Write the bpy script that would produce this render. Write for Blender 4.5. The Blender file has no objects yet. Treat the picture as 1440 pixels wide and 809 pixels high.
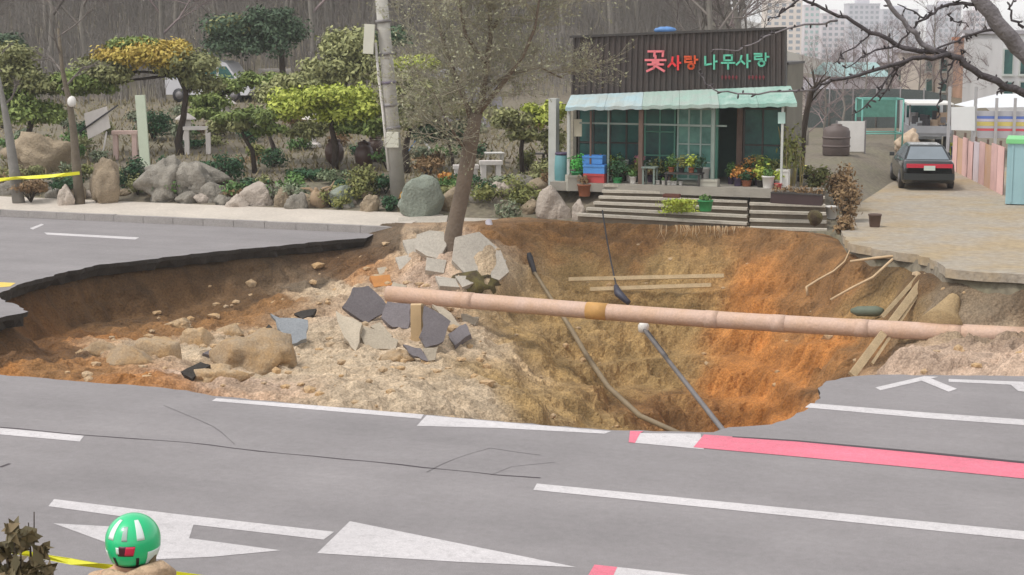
import bpy, bmesh, math, random
import numpy as np
from mathutils import Vector, Matrix, noise as mnoise
from mathutils.geometry import tessellate_polygon
R = math.radians
random.seed(7); np.random.seed(7)
scn = bpy.context.scene
col = scn.collection

# ---------------------------------------------------------------- camera, world, sun, exposure
CAMZ, FPX, HORIZ = 5.7, 2400.0, 37.0
PITCH = math.atan((404.5 - HORIZ) / FPX)
cam_d = bpy.data.cameras.new('camera'); cam = bpy.data.objects.new('camera', cam_d)
col.objects.link(cam); scn.camera = cam
cam.location = (0, 0, CAMZ); cam.rotation_euler = (R(90) - PITCH, 0, 0)
cam_d.sensor_fit = 'HORIZONTAL'; cam_d.sensor_width = 36; cam_d.lens = FPX / 1440 * 36
cam_d.clip_start = 0.1; cam_d.clip_end = 3000
SUN_EL, SUN_AZ = 60, 245          # azimuth the light comes from, clockwise from +Y
w = bpy.data.worlds.new('World'); scn.world = w; w.use_nodes = True
nt = w.node_tree; nt.nodes.clear()
sky = nt.nodes.new('ShaderNodeTexSky'); sky.sky_type = 'NISHITA'; sky.sun_disc = False
sky.sun_elevation = R(SUN_EL); sky.sun_rotation = R(SUN_AZ); sky.dust_density = 0.7; sky.air_density = 1.0
hs = nt.nodes.new('ShaderNodeHueSaturation'); hs.inputs['Saturation'].default_value = 0.10
bgn = nt.nodes.new('ShaderNodeBackground'); bgn.inputs['Strength'].default_value = 0.15
wo = nt.nodes.new('ShaderNodeOutputWorld')
nt.links.new(sky.outputs[0], hs.inputs['Color']); nt.links.new(hs.outputs[0], bgn.inputs['Color'])
nt.links.new(bgn.outputs[0], wo.inputs['Surface'])
sd = bpy.data.lights.new('sun', 'SUN'); sun = bpy.data.objects.new('sun', sd); col.objects.link(sun)
sd.energy = 1.15; sd.angle = R(12); sd.color = (1.0, 0.96, 0.90)
_el, _az = R(SUN_EL), R(SUN_AZ)
_dir = Vector((math.sin(_az) * math.cos(_el), math.cos(_az) * math.cos(_el), math.sin(_el)))
sun.rotation_euler = _dir.to_track_quat('Z', 'Y').to_euler(); sun.location = (0, 0, 40)
scn.view_settings.view_transform = 'Standard'; scn.view_settings.look = 'None'
scn.view_settings.exposure = 0.80; scn.view_settings.gamma = 1.0; scn.view_settings.use_curve_mapping = False
scn.cycles.use_denoising = True; scn.cycles.max_bounces = 6; scn.cycles.transparent_max_bounces = 6
scn.cycles.volume_bounces = 1

# ---------------------------------------------------------------- pixel -> place helpers
_f = Vector((0, math.cos(PITCH), -math.sin(PITCH))); _u = Vector((0, math.sin(PITCH), math.cos(PITCH)))
CAM = Vector((0, 0, CAMZ))
def ray(px, py):
    return _f + Vector((1, 0, 0)) * ((px - 720) / FPX) - _u * ((py - 404.5) / FPX)
def P(px, py, Y):
    d = ray(px, py); return CAM + d * (Y / d.y)
def G(px, py, z=0.0):
    d = ray(px, py); return CAM + d * ((z - CAMZ) / d.z)
YAW = R(20.2)
DU = Vector((math.cos(YAW), -math.sin(YAW), 0)); DV = Vector((math.sin(YAW), math.cos(YAW), 0))
def UV(u, v, z=0.0):
    p = DU * u + DV * v; p.z = z; return p
def toUV(p): return p.x * DU.x + p.y * DU.y, p.x * DV.x + p.y * DV.y
def PL(px, py, o, n):              # pixel ray with the vertical plane through o with normal n
    d = ray(px, py); return CAM + d * ((o - CAM).dot(n) / d.dot(n))
def sst(a, b, x):
    t = min(1, max(0, (x - a) / (b - a))); return t * t * (3 - 2 * t)

# ---------------------------------------------------------------- materials
def lin(c):
    return tuple((v / 255 / 12.92 if v <= 10 else ((v / 255 + 0.055) / 1.055) ** 2.4) for v in c)
MATS = {}
def mat(name, rgb, rough=0.85, var=0.25, scale=3.0, bump=0.0, bscale=40.0, metal=0.0, rnd=0.0, rgb2=None, attr=None, fine=0.0, coat=0.0, emit=0.0, alpha=None):
    """rgb = the thing's own colour (sRGB 0-255); var = large soft variation; fine = grain"""
    if name in MATS: return MATS[name]
    m = bpy.data.materials.new(name); m.use_nodes = True; t = m.node_tree; N = t.nodes; L = t.links
    b = N['Principled BSDF']; b.inputs['Roughness'].default_value = rough; b.inputs['Metallic'].default_value = metal
    if coat: b.inputs['Coat Weight'].default_value = coat
    tc = N.new('ShaderNodeTexCoord'); out = None
    c1 = lin(rgb)
    if attr:
        a = N.new('ShaderNodeAttribute'); a.attribute_name = attr; base = a.outputs['Color']
    else:
        r = N.new('ShaderNodeRGB'); r.outputs[0].default_value = (*c1, 1); base = r.outputs[0]
    n1 = N.new('ShaderNodeTexNoise'); n1.inputs['Scale'].default_value = scale; n1.inputs['Detail'].default_value = 6
    n1.inputs['Roughness'].default_value = 0.65
    L.new(tc.outputs['Object'], n1.inputs['Vector'])
    if rgb2:
        mx = N.new('ShaderNodeMix'); mx.data_type = 'RGBA'
        rp = N.new('ShaderNodeValToRGB'); rp.color_ramp.elements[0].position = 0.38; rp.color_ramp.elements[1].position = 0.62
        L.new(n1.outputs['Fac'], rp.inputs['Fac']); L.new(rp.outputs['Color'], mx.inputs[0])
        L.new(base, mx.inputs[6]); mx.inputs[7].default_value = (*lin(rgb2), 1); base = mx.outputs[2]
    h = N.new('ShaderNodeHueSaturation'); L.new(base, h.inputs['Color'])
    mr = N.new('ShaderNodeMapRange'); mr.inputs['From Min'].default_value = 0.25; mr.inputs['From Max'].default_value = 0.75
    mr.inputs['To Min'].default_value = 1 - var; mr.inputs['To Max'].default_value = 1 + var
    L.new(n1.outputs['Fac'], mr.inputs['Value']); val = mr.outputs[0]
    if fine:
        n2 = N.new('ShaderNodeTexNoise'); n2.inputs['Scale'].default_value = scale * 14; n2.inputs['Detail'].default_value = 3
        L.new(tc.outputs['Object'], n2.inputs['Vector'])
        m2 = N.new('ShaderNodeMapRange'); m2.inputs['From Min'].default_value = 0.3; m2.inputs['From Max'].default_value = 0.7
        m2.inputs['To Min'].default_value = 1 - fine; m2.inputs['To Max'].default_value = 1 + fine
        L.new(n2.outputs['Fac'], m2.inputs['Value'])
        mm = N.new('ShaderNodeMath'); mm.operation = 'MULTIPLY'; L.new(val, mm.inputs[0]); L.new(m2.outputs[0], mm.inputs[1]); val = mm.outputs[0]
    if rnd:
        oi = N.new('ShaderNodeObjectInfo')
        m3 = N.new('ShaderNodeMapRange'); m3.inputs['To Min'].default_value = 1 - rnd; m3.inputs['To Max'].default_value = 1 + rnd
        L.new(oi.outputs['Random'], m3.inputs['Value'])
        mm = N.new('ShaderNodeMath'); mm.operation = 'MULTIPLY'; L.new(val, mm.inputs[0]); L.new(m3.outputs[0], mm.inputs[1]); val = mm.outputs[0]
    L.new(val, h.inputs['Value']); L.new(h.outputs[0], b.inputs['Base Color'])
    if bump:
        nb = N.new('ShaderNodeTexNoise'); nb.inputs['Scale'].default_value = bscale; nb.inputs['Detail'].default_value = 5
        L.new(tc.outputs['Object'], nb.inputs['Vector'])
        bp = N.new('ShaderNodeBump'); bp.inputs['Strength'].default_value = bump; bp.inputs['Distance'].default_value = 0.05
        L.new(nb.outputs['Fac'], bp.inputs['Height']); L.new(bp.outputs[0], b.inputs['Normal'])
    if alpha is not None: b.inputs['Alpha'].default_value = alpha
    MATS[name] = m; return m
def roadmat(name, rgb, wear=None, tracks=True):
    """asphalt / worn paint: aggregate grain, long tyre-worn streaks along the road, blotchy stains; wear = colour showing through worn paint"""
    m = bpy.data.materials.new(name); m.use_nodes = True; t = m.node_tree; N = t.nodes; L = t.links; b = N['Principled BSDF']; b.inputs['Roughness'].default_value = .9
    tc = N.new('ShaderNodeTexCoord'); mp = N.new('ShaderNodeMapping'); mp.inputs['Rotation'].default_value = (0, 0, R(20.2)); L.new(tc.outputs['Object'], mp.inputs['Vector'])
    def noi(scale, det, vec, rough=.6): n = N.new('ShaderNodeTexNoise'); n.inputs['Scale'].default_value = scale; n.inputs['Detail'].default_value = det; n.inputs['Roughness'].default_value = rough; L.new(vec, n.inputs['Vector']); return n.outputs['Fac']
    def rng(v, lo, hi, a=.3, c=.7): r = N.new('ShaderNodeMapRange'); r.inputs['From Min'].default_value = a; r.inputs['From Max'].default_value = c; r.inputs['To Min'].default_value = lo; r.inputs['To Max'].default_value = hi; L.new(v, r.inputs['Value']); return r.outputs[0]
    def mul(a, c): q = N.new('ShaderNodeMath'); q.operation = 'MULTIPLY'; L.new(a, q.inputs[0]); L.new(c, q.inputs[1]); return q.outputs[0]
    st = N.new('ShaderNodeMapping'); st.inputs['Scale'].default_value = (.05, 1.1, 1); L.new(mp.outputs[0], st.inputs['Vector'])
    val = mul(mul(rng(noi(1.0, 3, st.outputs[0]), .93, 1.07), rng(noi(.45, 7, mp.outputs[0], .7), .88, 1.12)), mul(rng(noi(9, 6, mp.outputs[0], .75), .90, 1.10), rng(noi(70, 2, mp.outputs[0]), .86, 1.14)))
    base = N.new('ShaderNodeRGB'); base.outputs[0].default_value = (*lin(rgb), 1); c = base.outputs[0]
    if wear:
        mx = N.new('ShaderNodeMix'); mx.data_type = 'RGBA'; L.new(rng(noi(7, 8, mp.outputs[0], .8), 0, .75, .52, .72), mx.inputs[0]); L.new(c, mx.inputs[6]); mx.inputs[7].default_value = (*lin(wear), 1); c = mx.outputs[2]
    h = N.new('ShaderNodeHueSaturation'); L.new(c, h.inputs['Color']); L.new(val, h.inputs['Value']); L.new(h.outputs[0], b.inputs['Base Color'])
    bp = N.new('ShaderNodeBump'); bp.inputs['Strength'].default_value = .25; bp.inputs['Distance'].default_value = .01; L.new(noi(80, 3, tc.outputs['Object']), bp.inputs['Height']); L.new(bp.outputs[0], b.inputs['Normal'])
    MATS[name] = m; return m
def leafmat(name, a, b, rnd=0.15):
    """leaf colour varies leaf by leaf (attribute) between two greens"""
    if name in MATS: return MATS[name]
    m = bpy.data.materials.new(name); m.use_nodes = True; t = m.node_tree; N = t.nodes; L = t.links
    bs = N['Principled BSDF']; bs.inputs['Roughness'].default_value = 0.75
    g = N.new('ShaderNodeNewGeometry'); mx = N.new('ShaderNodeMix'); mx.data_type = 'RGBA'
    L.new(g.outputs['Random Per Island'], mx.inputs[0]); mx.inputs[6].default_value = (*lin(a), 1); mx.inputs[7].default_value = (*lin(b), 1)
    oi = N.new('ShaderNodeObjectInfo'); mr = N.new('ShaderNodeMapRange'); mr.inputs['To Min'].default_value = 1 - rnd; mr.inputs['To Max'].default_value = 1 + rnd
    L.new(oi.outputs['Random'], mr.inputs['Value'])
    h = N.new('ShaderNodeHueSaturation'); L.new(mx.outputs[2], h.inputs['Color']); L.new(mr.outputs[0], h.inputs['Value'])
    L.new(h.outputs[0], bs.inputs['Base Color'])
    bs.inputs['Subsurface Weight'].default_value = 0.0
    MATS[name] = m; return m

# ---------------------------------------------------------------- mesh builder and objects
class MB:
    def __init__(s): s.v = []; s.f = []; s.sm = []; s.uv = None
    def add(s, verts, faces, smooth=False):
        n = len(s.v); s.v += [tuple(v) for v in verts]; s.f += [tuple(i + n for i in f) for f in faces]; s.sm += [smooth] * len(faces); return s
    def box(s, c, d, rz=0.0, M=None, taper=1.0):
        hx, hy, hz = d[0] / 2, d[1] / 2, d[2] / 2
        vs = [Vector((x * hx * (taper if z > 0 else 1), y * hy * (taper if z > 0 else 1), z * hz)) for z in (-1, 1) for y in (-1, 1) for x in (-1, 1)]
        m = Matrix.Rotation(rz, 3, 'Z') if M is None else M
        return s.add([m @ v + Vector(c) for v in vs], [(0, 2, 3, 1), (4, 5, 7, 6), (0, 1, 5, 4), (2, 6, 7, 3), (0, 4, 6, 2), (1, 3, 7, 5)])
    def beam(s, a, b, wd, ht, up=Vector((0, 0, 1))):
        a, b = Vector(a), Vector(b); d = (b - a).normalized(); sd = d.cross(up)
        sd = sd.normalized() if sd.length > 1e-5 else Vector((1, 0, 0)); up2 = sd.cross(d)
        vs = [p + sd * x * wd / 2 + up2 * z * ht / 2 for p in (a, b) for x, z in ((-1, -1), (1, -1), (1, 1), (-1, 1))]
        return s.add(vs, [(3, 2, 1, 0), (4, 5, 6, 7), (0, 1, 5, 4), (1, 2, 6, 5), (2, 3, 7, 6), (3, 0, 4, 7)])
    def tube(s, pts, rad, n=6, cap=True, smooth=True):
        pts = [Vector(p) for p in pts]; k = len(pts)
        if not isinstance(rad, (list, tuple)): rad = [rad] * k
        ring = []; prev = None
        for i, p in enumerate(pts):
            d = (pts[min(i + 1, k - 1)] - pts[max(i - 1, 0)])
            d = d.normalized() if d.length > 1e-9 else Vector((0, 0, 1))
            if prev is None:
                a = Vector((0, 0, 1)).cross(d)
                if a.length < 0.1: a = Vector((1, 0, 0)).cross(d)
            else: a = prev - d * prev.dot(d)
            a = a.normalized(); b = d.cross(a); prev = a
            ring += [p + (a * math.cos(2 * math.pi * j / n) + b * math.sin(2 * math.pi * j / n)) * rad[i] for j in range(n)]
        fs = [(i * n + j, i * n + (j + 1) % n, (i + 1) * n + (j + 1) % n, (i + 1) * n + j) for i in range(k - 1) for j in range(n)]
        if cap: fs += [tuple(range(n - 1, -1, -1)), tuple((k - 1) * n + j for j in range(n))]
        return s.add(ring, fs, smooth)
    def prism(s, poly, z0, z1):
        n = len(poly); a = [Vector((p[0], p[1], z0)) for p in poly]; b = [Vector((p[0], p[1], z1)) for p in poly]
        tri = tessellate_polygon([[Vector((p[0], p[1], 0)) for p in poly]])
        ar = sum(poly[i][0] * poly[(i + 1) % n][1] - poly[(i + 1) % n][0] * poly[i][1] for i in range(n))
        s.add(a + b, [tuple(t[::-1]) for t in tri] + [tuple(i + n for i in t) for t in tri] +
              [((i, (i + 1) % n, (i + 1) % n + n, i + n) if ar > 0 else ((i + 1) % n, i, i + n, (i + 1) % n + n)) for i in range(n)])
        return s
    def extr(s, pts, nrm, th):        # planar polygon of 3D points given thickness along nrm
        n = len(pts); nrm = Vector(nrm).normalized(); a = [Vector(p) for p in pts]; b = [p + nrm * th for p in a]
        e1 = (a[1] - a[0]).normalized(); e2 = nrm.cross(e1)
        tri = tessellate_polygon([[Vector((p.dot(e1), p.dot(e2), 0)) for p in a]])
        s.add(a + b, [tuple(t) for t in tri] + [tuple(i + n for i in t[::-1]) for t in tri] + [(i, (i + 1) % n, (i + 1) % n + n, i + n) for i in range(n)])
        return s
    def lathe(s, c, prof, n=12, smooth=True, cap=True):
        c = Vector(c); vs = [c + Vector((r * math.cos(2 * math.pi * j / n), r * math.sin(2 * math.pi * j / n), z)) for r, z in prof for j in range(n)]
        k = len(prof); fs = [(i * n + j, i * n + (j + 1) % n, (i + 1) * n + (j + 1) % n, (i + 1) * n + j) for i in range(k - 1) for j in range(n)]
        if cap: fs += [tuple(range(n - 1, -1, -1)), tuple((k - 1) * n + j for j in range(n))]
        return s.add(vs, fs, smooth)
    def rock(s, c, r, seed=0, sub=2, amp=0.3, flat=0.0, smooth=True, rz=0.0, cuts=0):
        bm = bmesh.new(); bmesh.ops.create_icosphere(bm, subdivisions=sub, radius=1.0)
        c = Vector(c); r = Vector(r); o = Vector((seed * 7.3, seed * 3.1, seed * 5.7)); vs = []
        mz = Matrix.Rotation(rz, 3, 'Z'); rc = random.Random(seed * 31 + 5)
        pl_ = [(Vector((rc.gauss(0, 1), rc.gauss(0, 1), rc.gauss(0.2, .8))).normalized(), rc.uniform(.62, .98)) for _ in range(cuts)]
        for v in bm.verts:
            k = 1 + amp * mnoise.noise(v.co * 1.3 + o) + amp * 0.5 * mnoise.noise(v.co * 3.1 + o) + (amp * .28 * mnoise.noise(v.co * 7.5 + o) + amp * .16 * mnoise.noise(v.co * 15 + o) if sub > 2 else 0)
            e = v.co * k
            for pn, pd in pl_:
                h_ = e.dot(pn) - pd
                if h_ > 0: e = e - pn * h_ * .93
            q = Vector((e.x * r.x, e.y * r.y, e.z * r.z))
            if flat and q.z < -flat * r.z: q.z = -flat * r.z
            vs.append(mz @ q + c)
        bm.verts.index_update(); fs = [tuple(v.index for v in f.verts) for f in bm.faces]; bm.free()
        return s.add(vs, fs, smooth)
    def leaves(s, c, r, n, size, shell=0.55, up=0.3, lo=-1.0):
        c = np.array(c, float); r = np.array(r, float)
        d = np.random.normal(size=(n * 2, 3)); d /= np.linalg.norm(d, axis=1)[:, None]; d = d[d[:, 2] > lo][:n]; n = len(d)
        q = d * (shell + (1 - shell) * np.random.rand(n, 1)) * (1 + 0.12 * np.sin(d[:, :1] * 7 + c[0]) * np.cos(d[:, 1:2] * 6 + c[1]))
        p = c + q * r
        nr = d + np.random.normal(scale=0.6, size=(n, 3)); nr[:, 2] += up; nr /= np.linalg.norm(nr, axis=1)[:, None]
        t = np.cross(nr, np.random.normal(size=(n, 3))); t /= np.linalg.norm(t, axis=1)[:, None]; b = np.cross(nr, t)
        sz = size * (0.6 + 0.8 * np.random.rand(n, 1))
        q4 = np.stack([p + t * sz, p + b * sz * 0.5, p - t * sz, p - b * sz * 0.5], 1).reshape(-1, 3)
        k = len(s.v); s.v += [tuple(x) for x in q4.tolist()]; s.f += [(k + 4 * i, k + 4 * i + 1, k + 4 * i + 2, k + 4 * i + 3) for i in range(n)]; s.sm += [False] * n
        return s
    def mesh(s, name, m, inv=None):
        me = bpy.data.meshes.new(name)
        vs = s.v if inv is None else [tuple(inv @ Vector(v)) for v in s.v]
        me.from_pydata(vs, [], s.f); me.polygons.foreach_set('use_smooth', s.sm)
        for x in (m if isinstance(m, (list, tuple)) else [m]): me.materials.append(x)
        me.update(); return me
    def build(s, name, m, parent=None):
        inv = MW[parent.name].inverted() if parent is not None and parent.name in MW else None
        o = bpy.data.objects.new(name, s.mesh(name, m, inv)); col.objects.link(o)
        if parent is not None:
            o.parent = parent
            if parent.name in MW: MW[o.name] = MW[parent.name]
        return o
MW = {}
def tag(o, label, cat, group=None):
    o['label'] = label; o['category'] = cat
    if group: o['group'] = group
    return o
def struct(o): o['kind'] = 'structure'; return o
def stuff(o): o['kind'] = 'stuff'; return o
def thing(name, label, cat, loc=(0, 0, 0), rz=0.0, group=None):
    o = bpy.data.objects.new(name, None); col.objects.link(o); o.empty_display_size = 0.1
    o.location = loc; o.rotation_euler = (0, 0, rz); MW[o.name] = Matrix.Translation(Vector(loc)) @ Matrix.Rotation(rz, 4, 'Z')
    return tag(o, label, cat, group)
def single(mb, name, m, label, cat, loc=(0, 0, 0), group=None):
    """a thing that is one mesh: its origin is put at loc"""
    loc = Vector(loc); o = bpy.data.objects.new(name, mb.mesh(name, m, Matrix.Translation(-loc))); col.objects.link(o); o.location = loc
    return tag(o, label, cat, group)
def copy_thing(src, loc, rz=0.0, sc=(1, 1, 1), label=None, group=None, parent=None):
    c = src.copy(); col.objects.link(c); c.parent = parent
    if parent is None:
        c.location = loc; c.rotation_euler = (0, 0, rz); c.scale = sc
        if label: c['label'] = label
        if group: c['group'] = group
    for ch in src.children: copy_thing(ch, None, parent=c)
    return c
def jag(pts, step=0.25, amp=0.06, seed=1):
    rnd = random.Random(seed); out = []
    for a, b in zip(pts[:-1], pts[1:]):
        a, b = Vector(a), Vector(b); n = max(1, int((b - a).length / step)); d = (b - a); pn = Vector((-d.y, d.x, 0)).normalized() if d.length > 1e-6 else Vector()
        for i in range(n):
            p = a + d * (i / n)
            if i: p = p + pn * rnd.uniform(-amp, amp)
            out.append(p)
    out.append(Vector(pts[-1])); return out
# ================================================================= THE SETTING
# ---- outline of the sinkhole (rim), pixel positions on the surface they belong to
near_px = [(-60, 519), (0, 527), (120, 537), (200, 543), (262, 549), (300, 557), (400, 566), (480, 573), (590, 583), (700, 592), (860, 605), (960, 607), (1003, 608),
           (1025, 601), (1085, 597), (1112, 588), (1138, 572), (1154, 560), (1150, 546), (1162, 536), (1195, 530), (1240, 527), (1330, 528), (1440, 529)]
left_px = [(515, 335), (470, 338), (400, 345), (300, 354), (200, 366), (140, 372), (92, 383), (30, 399), (4, 410), (-14, 416), (2, 421), (40, 438), (0, 447), (-45, 455)]
NEAR = [G(*p) for p in near_px]; LEFT = [G(*p) for p in left_px]
RIGHT_NEAR = [UV(3, 29.6), UV(10, 30.2), UV(15, 31.5), UV(16.2, 33.5)]
DRV_Z = 0.42
drv_px = [(1440, 386), (1395, 384), (1330, 378), (1318, 368), (1290, 358), (1240, 352), (1197, 343), (1186, 332)]
DRV = [UV(16.2, 36.5, DRV_Z), UV(6, 37.4, DRV_Z)] + [G(*p, DRV_Z) for p in drv_px]
shopr_px = [(1172, 326, .32), (1100, 322, .3), (1050, 318, .3), (930, 313, .34), (820, 306, .4), (770, 302, .38), (720, 304, .3), (690, 312, .2), (660, 318, .15), (600, 322, .1), (562, 326, 0.1)]
SHOPR = [G(a, b, z) for a, b, z in shopr_px]
LEFT_CLOSE = [UV(-24.5, 27.5), UV(-25.5, 25), UV(-24, 22.6), UV(-21, 22.0)]
LEFTj = jag(LEFT, 0.2, 0.07, 3); NEARj = jag(NEAR, 0.17, 0.035, 4); DRVj = jag(DRV, 0.25, 0.07, 5)
RIM = LEFTj + LEFT_CLOSE + NEARj + RIGHT_NEAR + DRVj + jag(SHOPR, 0.4, 0.08, 6)

# ---- asphalt road with the hole broken into it
M_ASPH = roadmat('asphalt', (132, 127, 127))
M_ASPH_EDGE = mat('asphalt_broken_edge', (58, 54, 50), 0.95, 0.3, 3, 0.6, 25)
VK = toUV(G(555, 330))[1]; VN = 13.6
poly = [UV(-160, VN), UV(160, VN), UV(160, VK), UV(18, VK), UV(17.4, 38)] + [p.copy() for p in RIGHT_NEAR[::-1]] + NEARj[::-1] + LEFT_CLOSE[::-1] + LEFTj[::-1] + [UV(toUV(LEFT[0])[0] - 0.2, VK), UV(-160, VK)]
for p in poly: p.z = 0
mb = MB(); tri = tessellate_polygon([poly]); mb.add(poly, [tuple(t) if ((poly[t[1]] - poly[t[0]]).cross(poly[t[2]] - poly[t[0]])).z > 0 else tuple(t[::-1]) for t in tri])
ROAD = struct(mb.build('road', M_ASPH))
ROAD.data.validate()
# broken slab edge: real thickness round the hole, layered (surface course, base course set back)
inner = RIGHT_NEAR[::-1] + NEARj[::-1] + LEFT_CLOSE[::-1] + LEFTj[::-1]
mb = MB(); rr = random.Random(2); n = len(inner)
off = []
for i, p in enumerate(inner):
    t = inner[min(i + 1, n - 1)] - inner[max(i - 1, 0)]; nn = Vector((t.y, -t.x, 0)).normalized()   # away from the hole or into it, tested below
    off.append(nn)
from mathutils import geometry as mg
ctr = G(700, 480)
sgn = 1 if (off[n // 2].dot(inner[n // 2] - ctr) > 0) else -1
L0 = [Vector((p.x, p.y, 0.0)) for p in inner]
L1 = [Vector((p.x, p.y, -0.10)) + off[i] * sgn * rr.uniform(0, .03) for i, p in enumerate(inner)]
L2 = [Vector((p.x, p.y, -0.12)) + off[i] * sgn * rr.uniform(.03, .12) for i, p in enumerate(inner)]
L3 = [Vector((p.x, p.y, -0.30)) + off[i] * sgn * rr.uniform(.10, .28) for i, p in enumerate(inner)]
L4 = [Vector((p.x, p.y, -0.31)) + off[i] * sgn * 0.9 for i, p in enumerate(inner)]
vs = L0 + L1 + L2 + L3 + L4
mb.add(vs, [(k * n + i, k * n + i + 1, (k + 1) * n + i + 1, (k + 1) * n + i) for k in range(4) for i in range(n - 1)])
e = mb.build('broken_edge', M_ASPH_EDGE, ROAD)

# ---- painted road markings (parts of the road)
M_WHITE = roadmat('road_paint_white', (194, 189, 189), (152, 147, 147))
M_PINK = roadmat('road_paint_pink', (212, 112, 130), (180, 124, 132))
M_YEL = mat('road_paint_yellow', (220, 190, 90), 0.8, 0.15, 2, fine=0.1)
def mark(name, px, m, z=0.004):
    mb = MB(); pts = [G(a, b, z) for a, b in px]
    tri = tessellate_polygon([[Vector((p.x, p.y, 0)) for p in pts]])
    mb.add(pts, [tuple(t) if ((pts[t[1]] - pts[t[0]]).cross(pts[t[2]] - pts[t[0]])).z > 0 else tuple(t[::-1]) for t in tri]); return mb.build(name, m, ROAD)
mark('lane_line', [(0, 602), (118, 613), (112, 621), (0, 611), (-150, 598), (-150, 589)], M_WHITE)
mark('lane_line', [(755, 680), (1440, 747), (1560, 759), (1560, 771), (1440, 759), (750, 689)], M_WHITE)
mark('lane_line', [(304, 560), (440, 570), (596, 583), (592, 589), (440, 576), (298, 564)], M_WHITE)
mark('lane_line', [(600, 584), (700, 593), (782, 600), (860, 606.5), (850, 610), (700, 602), (586, 599)], M_WHITE)
mark('lane_line', [(1140, 567), (1300, 580), (1440, 590), (1560, 600), (1560, 609), (1440, 598), (1300, 588), (1132, 573)], M_WHITE)
mark('edge_line', [(886, 609), (985, 610), (990, 632), (884, 622)], M_WHITE)
mark('edge_line', [(900, 609.5), (905, 606.5), (886, 606), (884, 622), (893, 623)], M_PINK, 0.006)
mark('edge_line', [(990, 611), (1120, 621), (1300, 638), (1440, 652), (1600, 668), (1600, 690), (1440, 673), (1300, 659), (1120, 642), (975, 629)], M_PINK, 0.007)
mark('crack_seam', [(1030, 613.5), (1120, 619), (1300, 635), (1440, 649), (1440, 651.5), (1300, 637.5), (1120, 621), (1030, 615)], mat('tar_seam', (70, 62, 66), 0.9, 0.2, 3), 0.0085)
mark('edge_line', [(836, 794), (1000, 812), (1000, 824), (826, 812)], M_WHITE)
mark('edge_line', [(836, 794), (868, 797.5), (860, 815), (826, 811)], M_PINK, 0.006)
mark('direction_arrow', [(76, 702), (240, 722), (470, 748), (455, 759), (272, 738), (266, 757), (395, 774), (300, 783), (215, 787), (75, 736), (165, 741), (176, 727), (68, 712)], M_WHITE)
mark('direction_arrow', [(492, 733), (812, 798), (640, 790), (446, 778)], M_WHITE)
mark('chevron_mark', [(1231, 545), (1300, 529), (1320, 530), (1238, 549)], M_WHITE)
mark('chevron_mark', [(1290, 533), (1306, 531), (1346, 547), (1334, 551)], M_WHITE, 0.006)
mark('lane_line', [(1334, 533), (1440, 537), (1440, 542), (1334, 537)], M_WHITE)
mark('lane_line', [(1420, 540), (1450, 541), (1450, 552), (1432, 550)], M_WHITE, 0.006)
mark('lane_line', [(62, 327), (196, 334), (190, 337), (66, 330)], M_WHITE)
mark('lane_line', [(42, 321), (58, 315), (62, 316), (46, 323)], M_WHITE)
mark('center_line', [(-120, 398), (0, 397), (22, 398), (14, 403), (0, 404), (-120, 404)], M_YEL)
# long construction seam and short cracks
M_TAR = mat('tar_seam', (70, 62, 66))
def seam(px, wd, seed, m=M_TAR):
    pts = [G(a, b, 0.0035) for a, b in px]; pts = jag(pts, 0.35, 0.02, seed); r_ = random.Random(seed); mb = MB(); vs = []
    for i, p in enumerate(pts):
        t = pts[min(i + 1, len(pts) - 1)] - pts[max(i - 1, 0)]; q = Vector((-t.y, t.x, 0)).normalized() * wd * r_.uniform(.35, 1); vs += [p - q, p + q]
    mb.add(vs, [(2 * i, 2 * i + 2, 2 * i + 3, 2 * i + 1) if ((vs[2*i+2]-vs[2*i]).cross(vs[2*i+1]-vs[2*i])).z > 0 else (2 * i + 1, 2 * i + 3, 2 * i + 2, 2 * i) for i in range(len(pts) - 1)]); return mb.build('crack_seam', m, ROAD)
M_CRK = mat('crack_grey', (104, 99, 100), 0.9, 0.2, 3)
seam([(-40, 597), (120, 612), (260, 622), (400, 638), (560, 653), (700, 668), (760, 672)], 0.022, 1)
seam([(600, 664), (640, 645), (690, 630), (760, 640)], 0.010, 2, M_CRK)
seam([(690, 668), (720, 656), (780, 650)], 0.010, 4, M_CRK)
seam([(230, 570), (300, 600), (330, 625)], 0.009, 5, M_CRK)
seam([(0, 657), (14, 652)], 0.03, 6)
# ---- kerb and pavement on the far side, broken off at the hole
M_KERB = mat('kerb_granite', (150, 144, 140), 0.85, 0.15, 2, 0.3, 40, fine=0.1)
M_PAVE = mat('pavement_concrete', (190, 180, 168), 0.9, 0.12, 0.8, 0.3, 40, fine=0.08)
UEND = toUV(G(552, 330))[0]
kerb = struct(MB().box(UV(UEND - 70, VK + 0.10, 0.035), (120, 0.21, 0.05), -YAW).build('kerb', M_KERB))
kst = None; r_ = random.Random(5)
for i in range(22):
    u1 = UEND - i * 1.0
    mb = MB().beam(UV(u1 - 0.985, VK + 0.10, 0.10 + r_.uniform(-.006, .006)), UV(u1, VK + 0.10, 0.10 + r_.uniform(-.006, .006)), 0.20, 0.20)
    mb.build('kerbstone', M_KERB, kerb)
MB().beam(UV(UEND - 160, VK + .1, .1), UV(UEND - 22.01, VK + .1, .1), .2, .2).build('kerbstone', M_KERB, kerb)
PW = 2.35
mb = MB(); us = [UEND - 160, UEND - 60, UEND - 30, UEND - 20, UEND - 10, UEND - 4, UEND - 1, UEND + 0.2, UEND + .5]
pj = []
for u in us: pj += [UV(u, VK + .203, 0.185), UV(u, VK + PW, 0.34)]
pj[-2] = UV(UEND - .25, VK + .203, .18); pj[-1] = UV(UEND + .55, VK + PW, .33)
k = len(us); mb.add(pj, [(2 * i, 2 * i + 2, 2 * i + 3, 2 * i + 1) for i in range(k - 1)])
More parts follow.
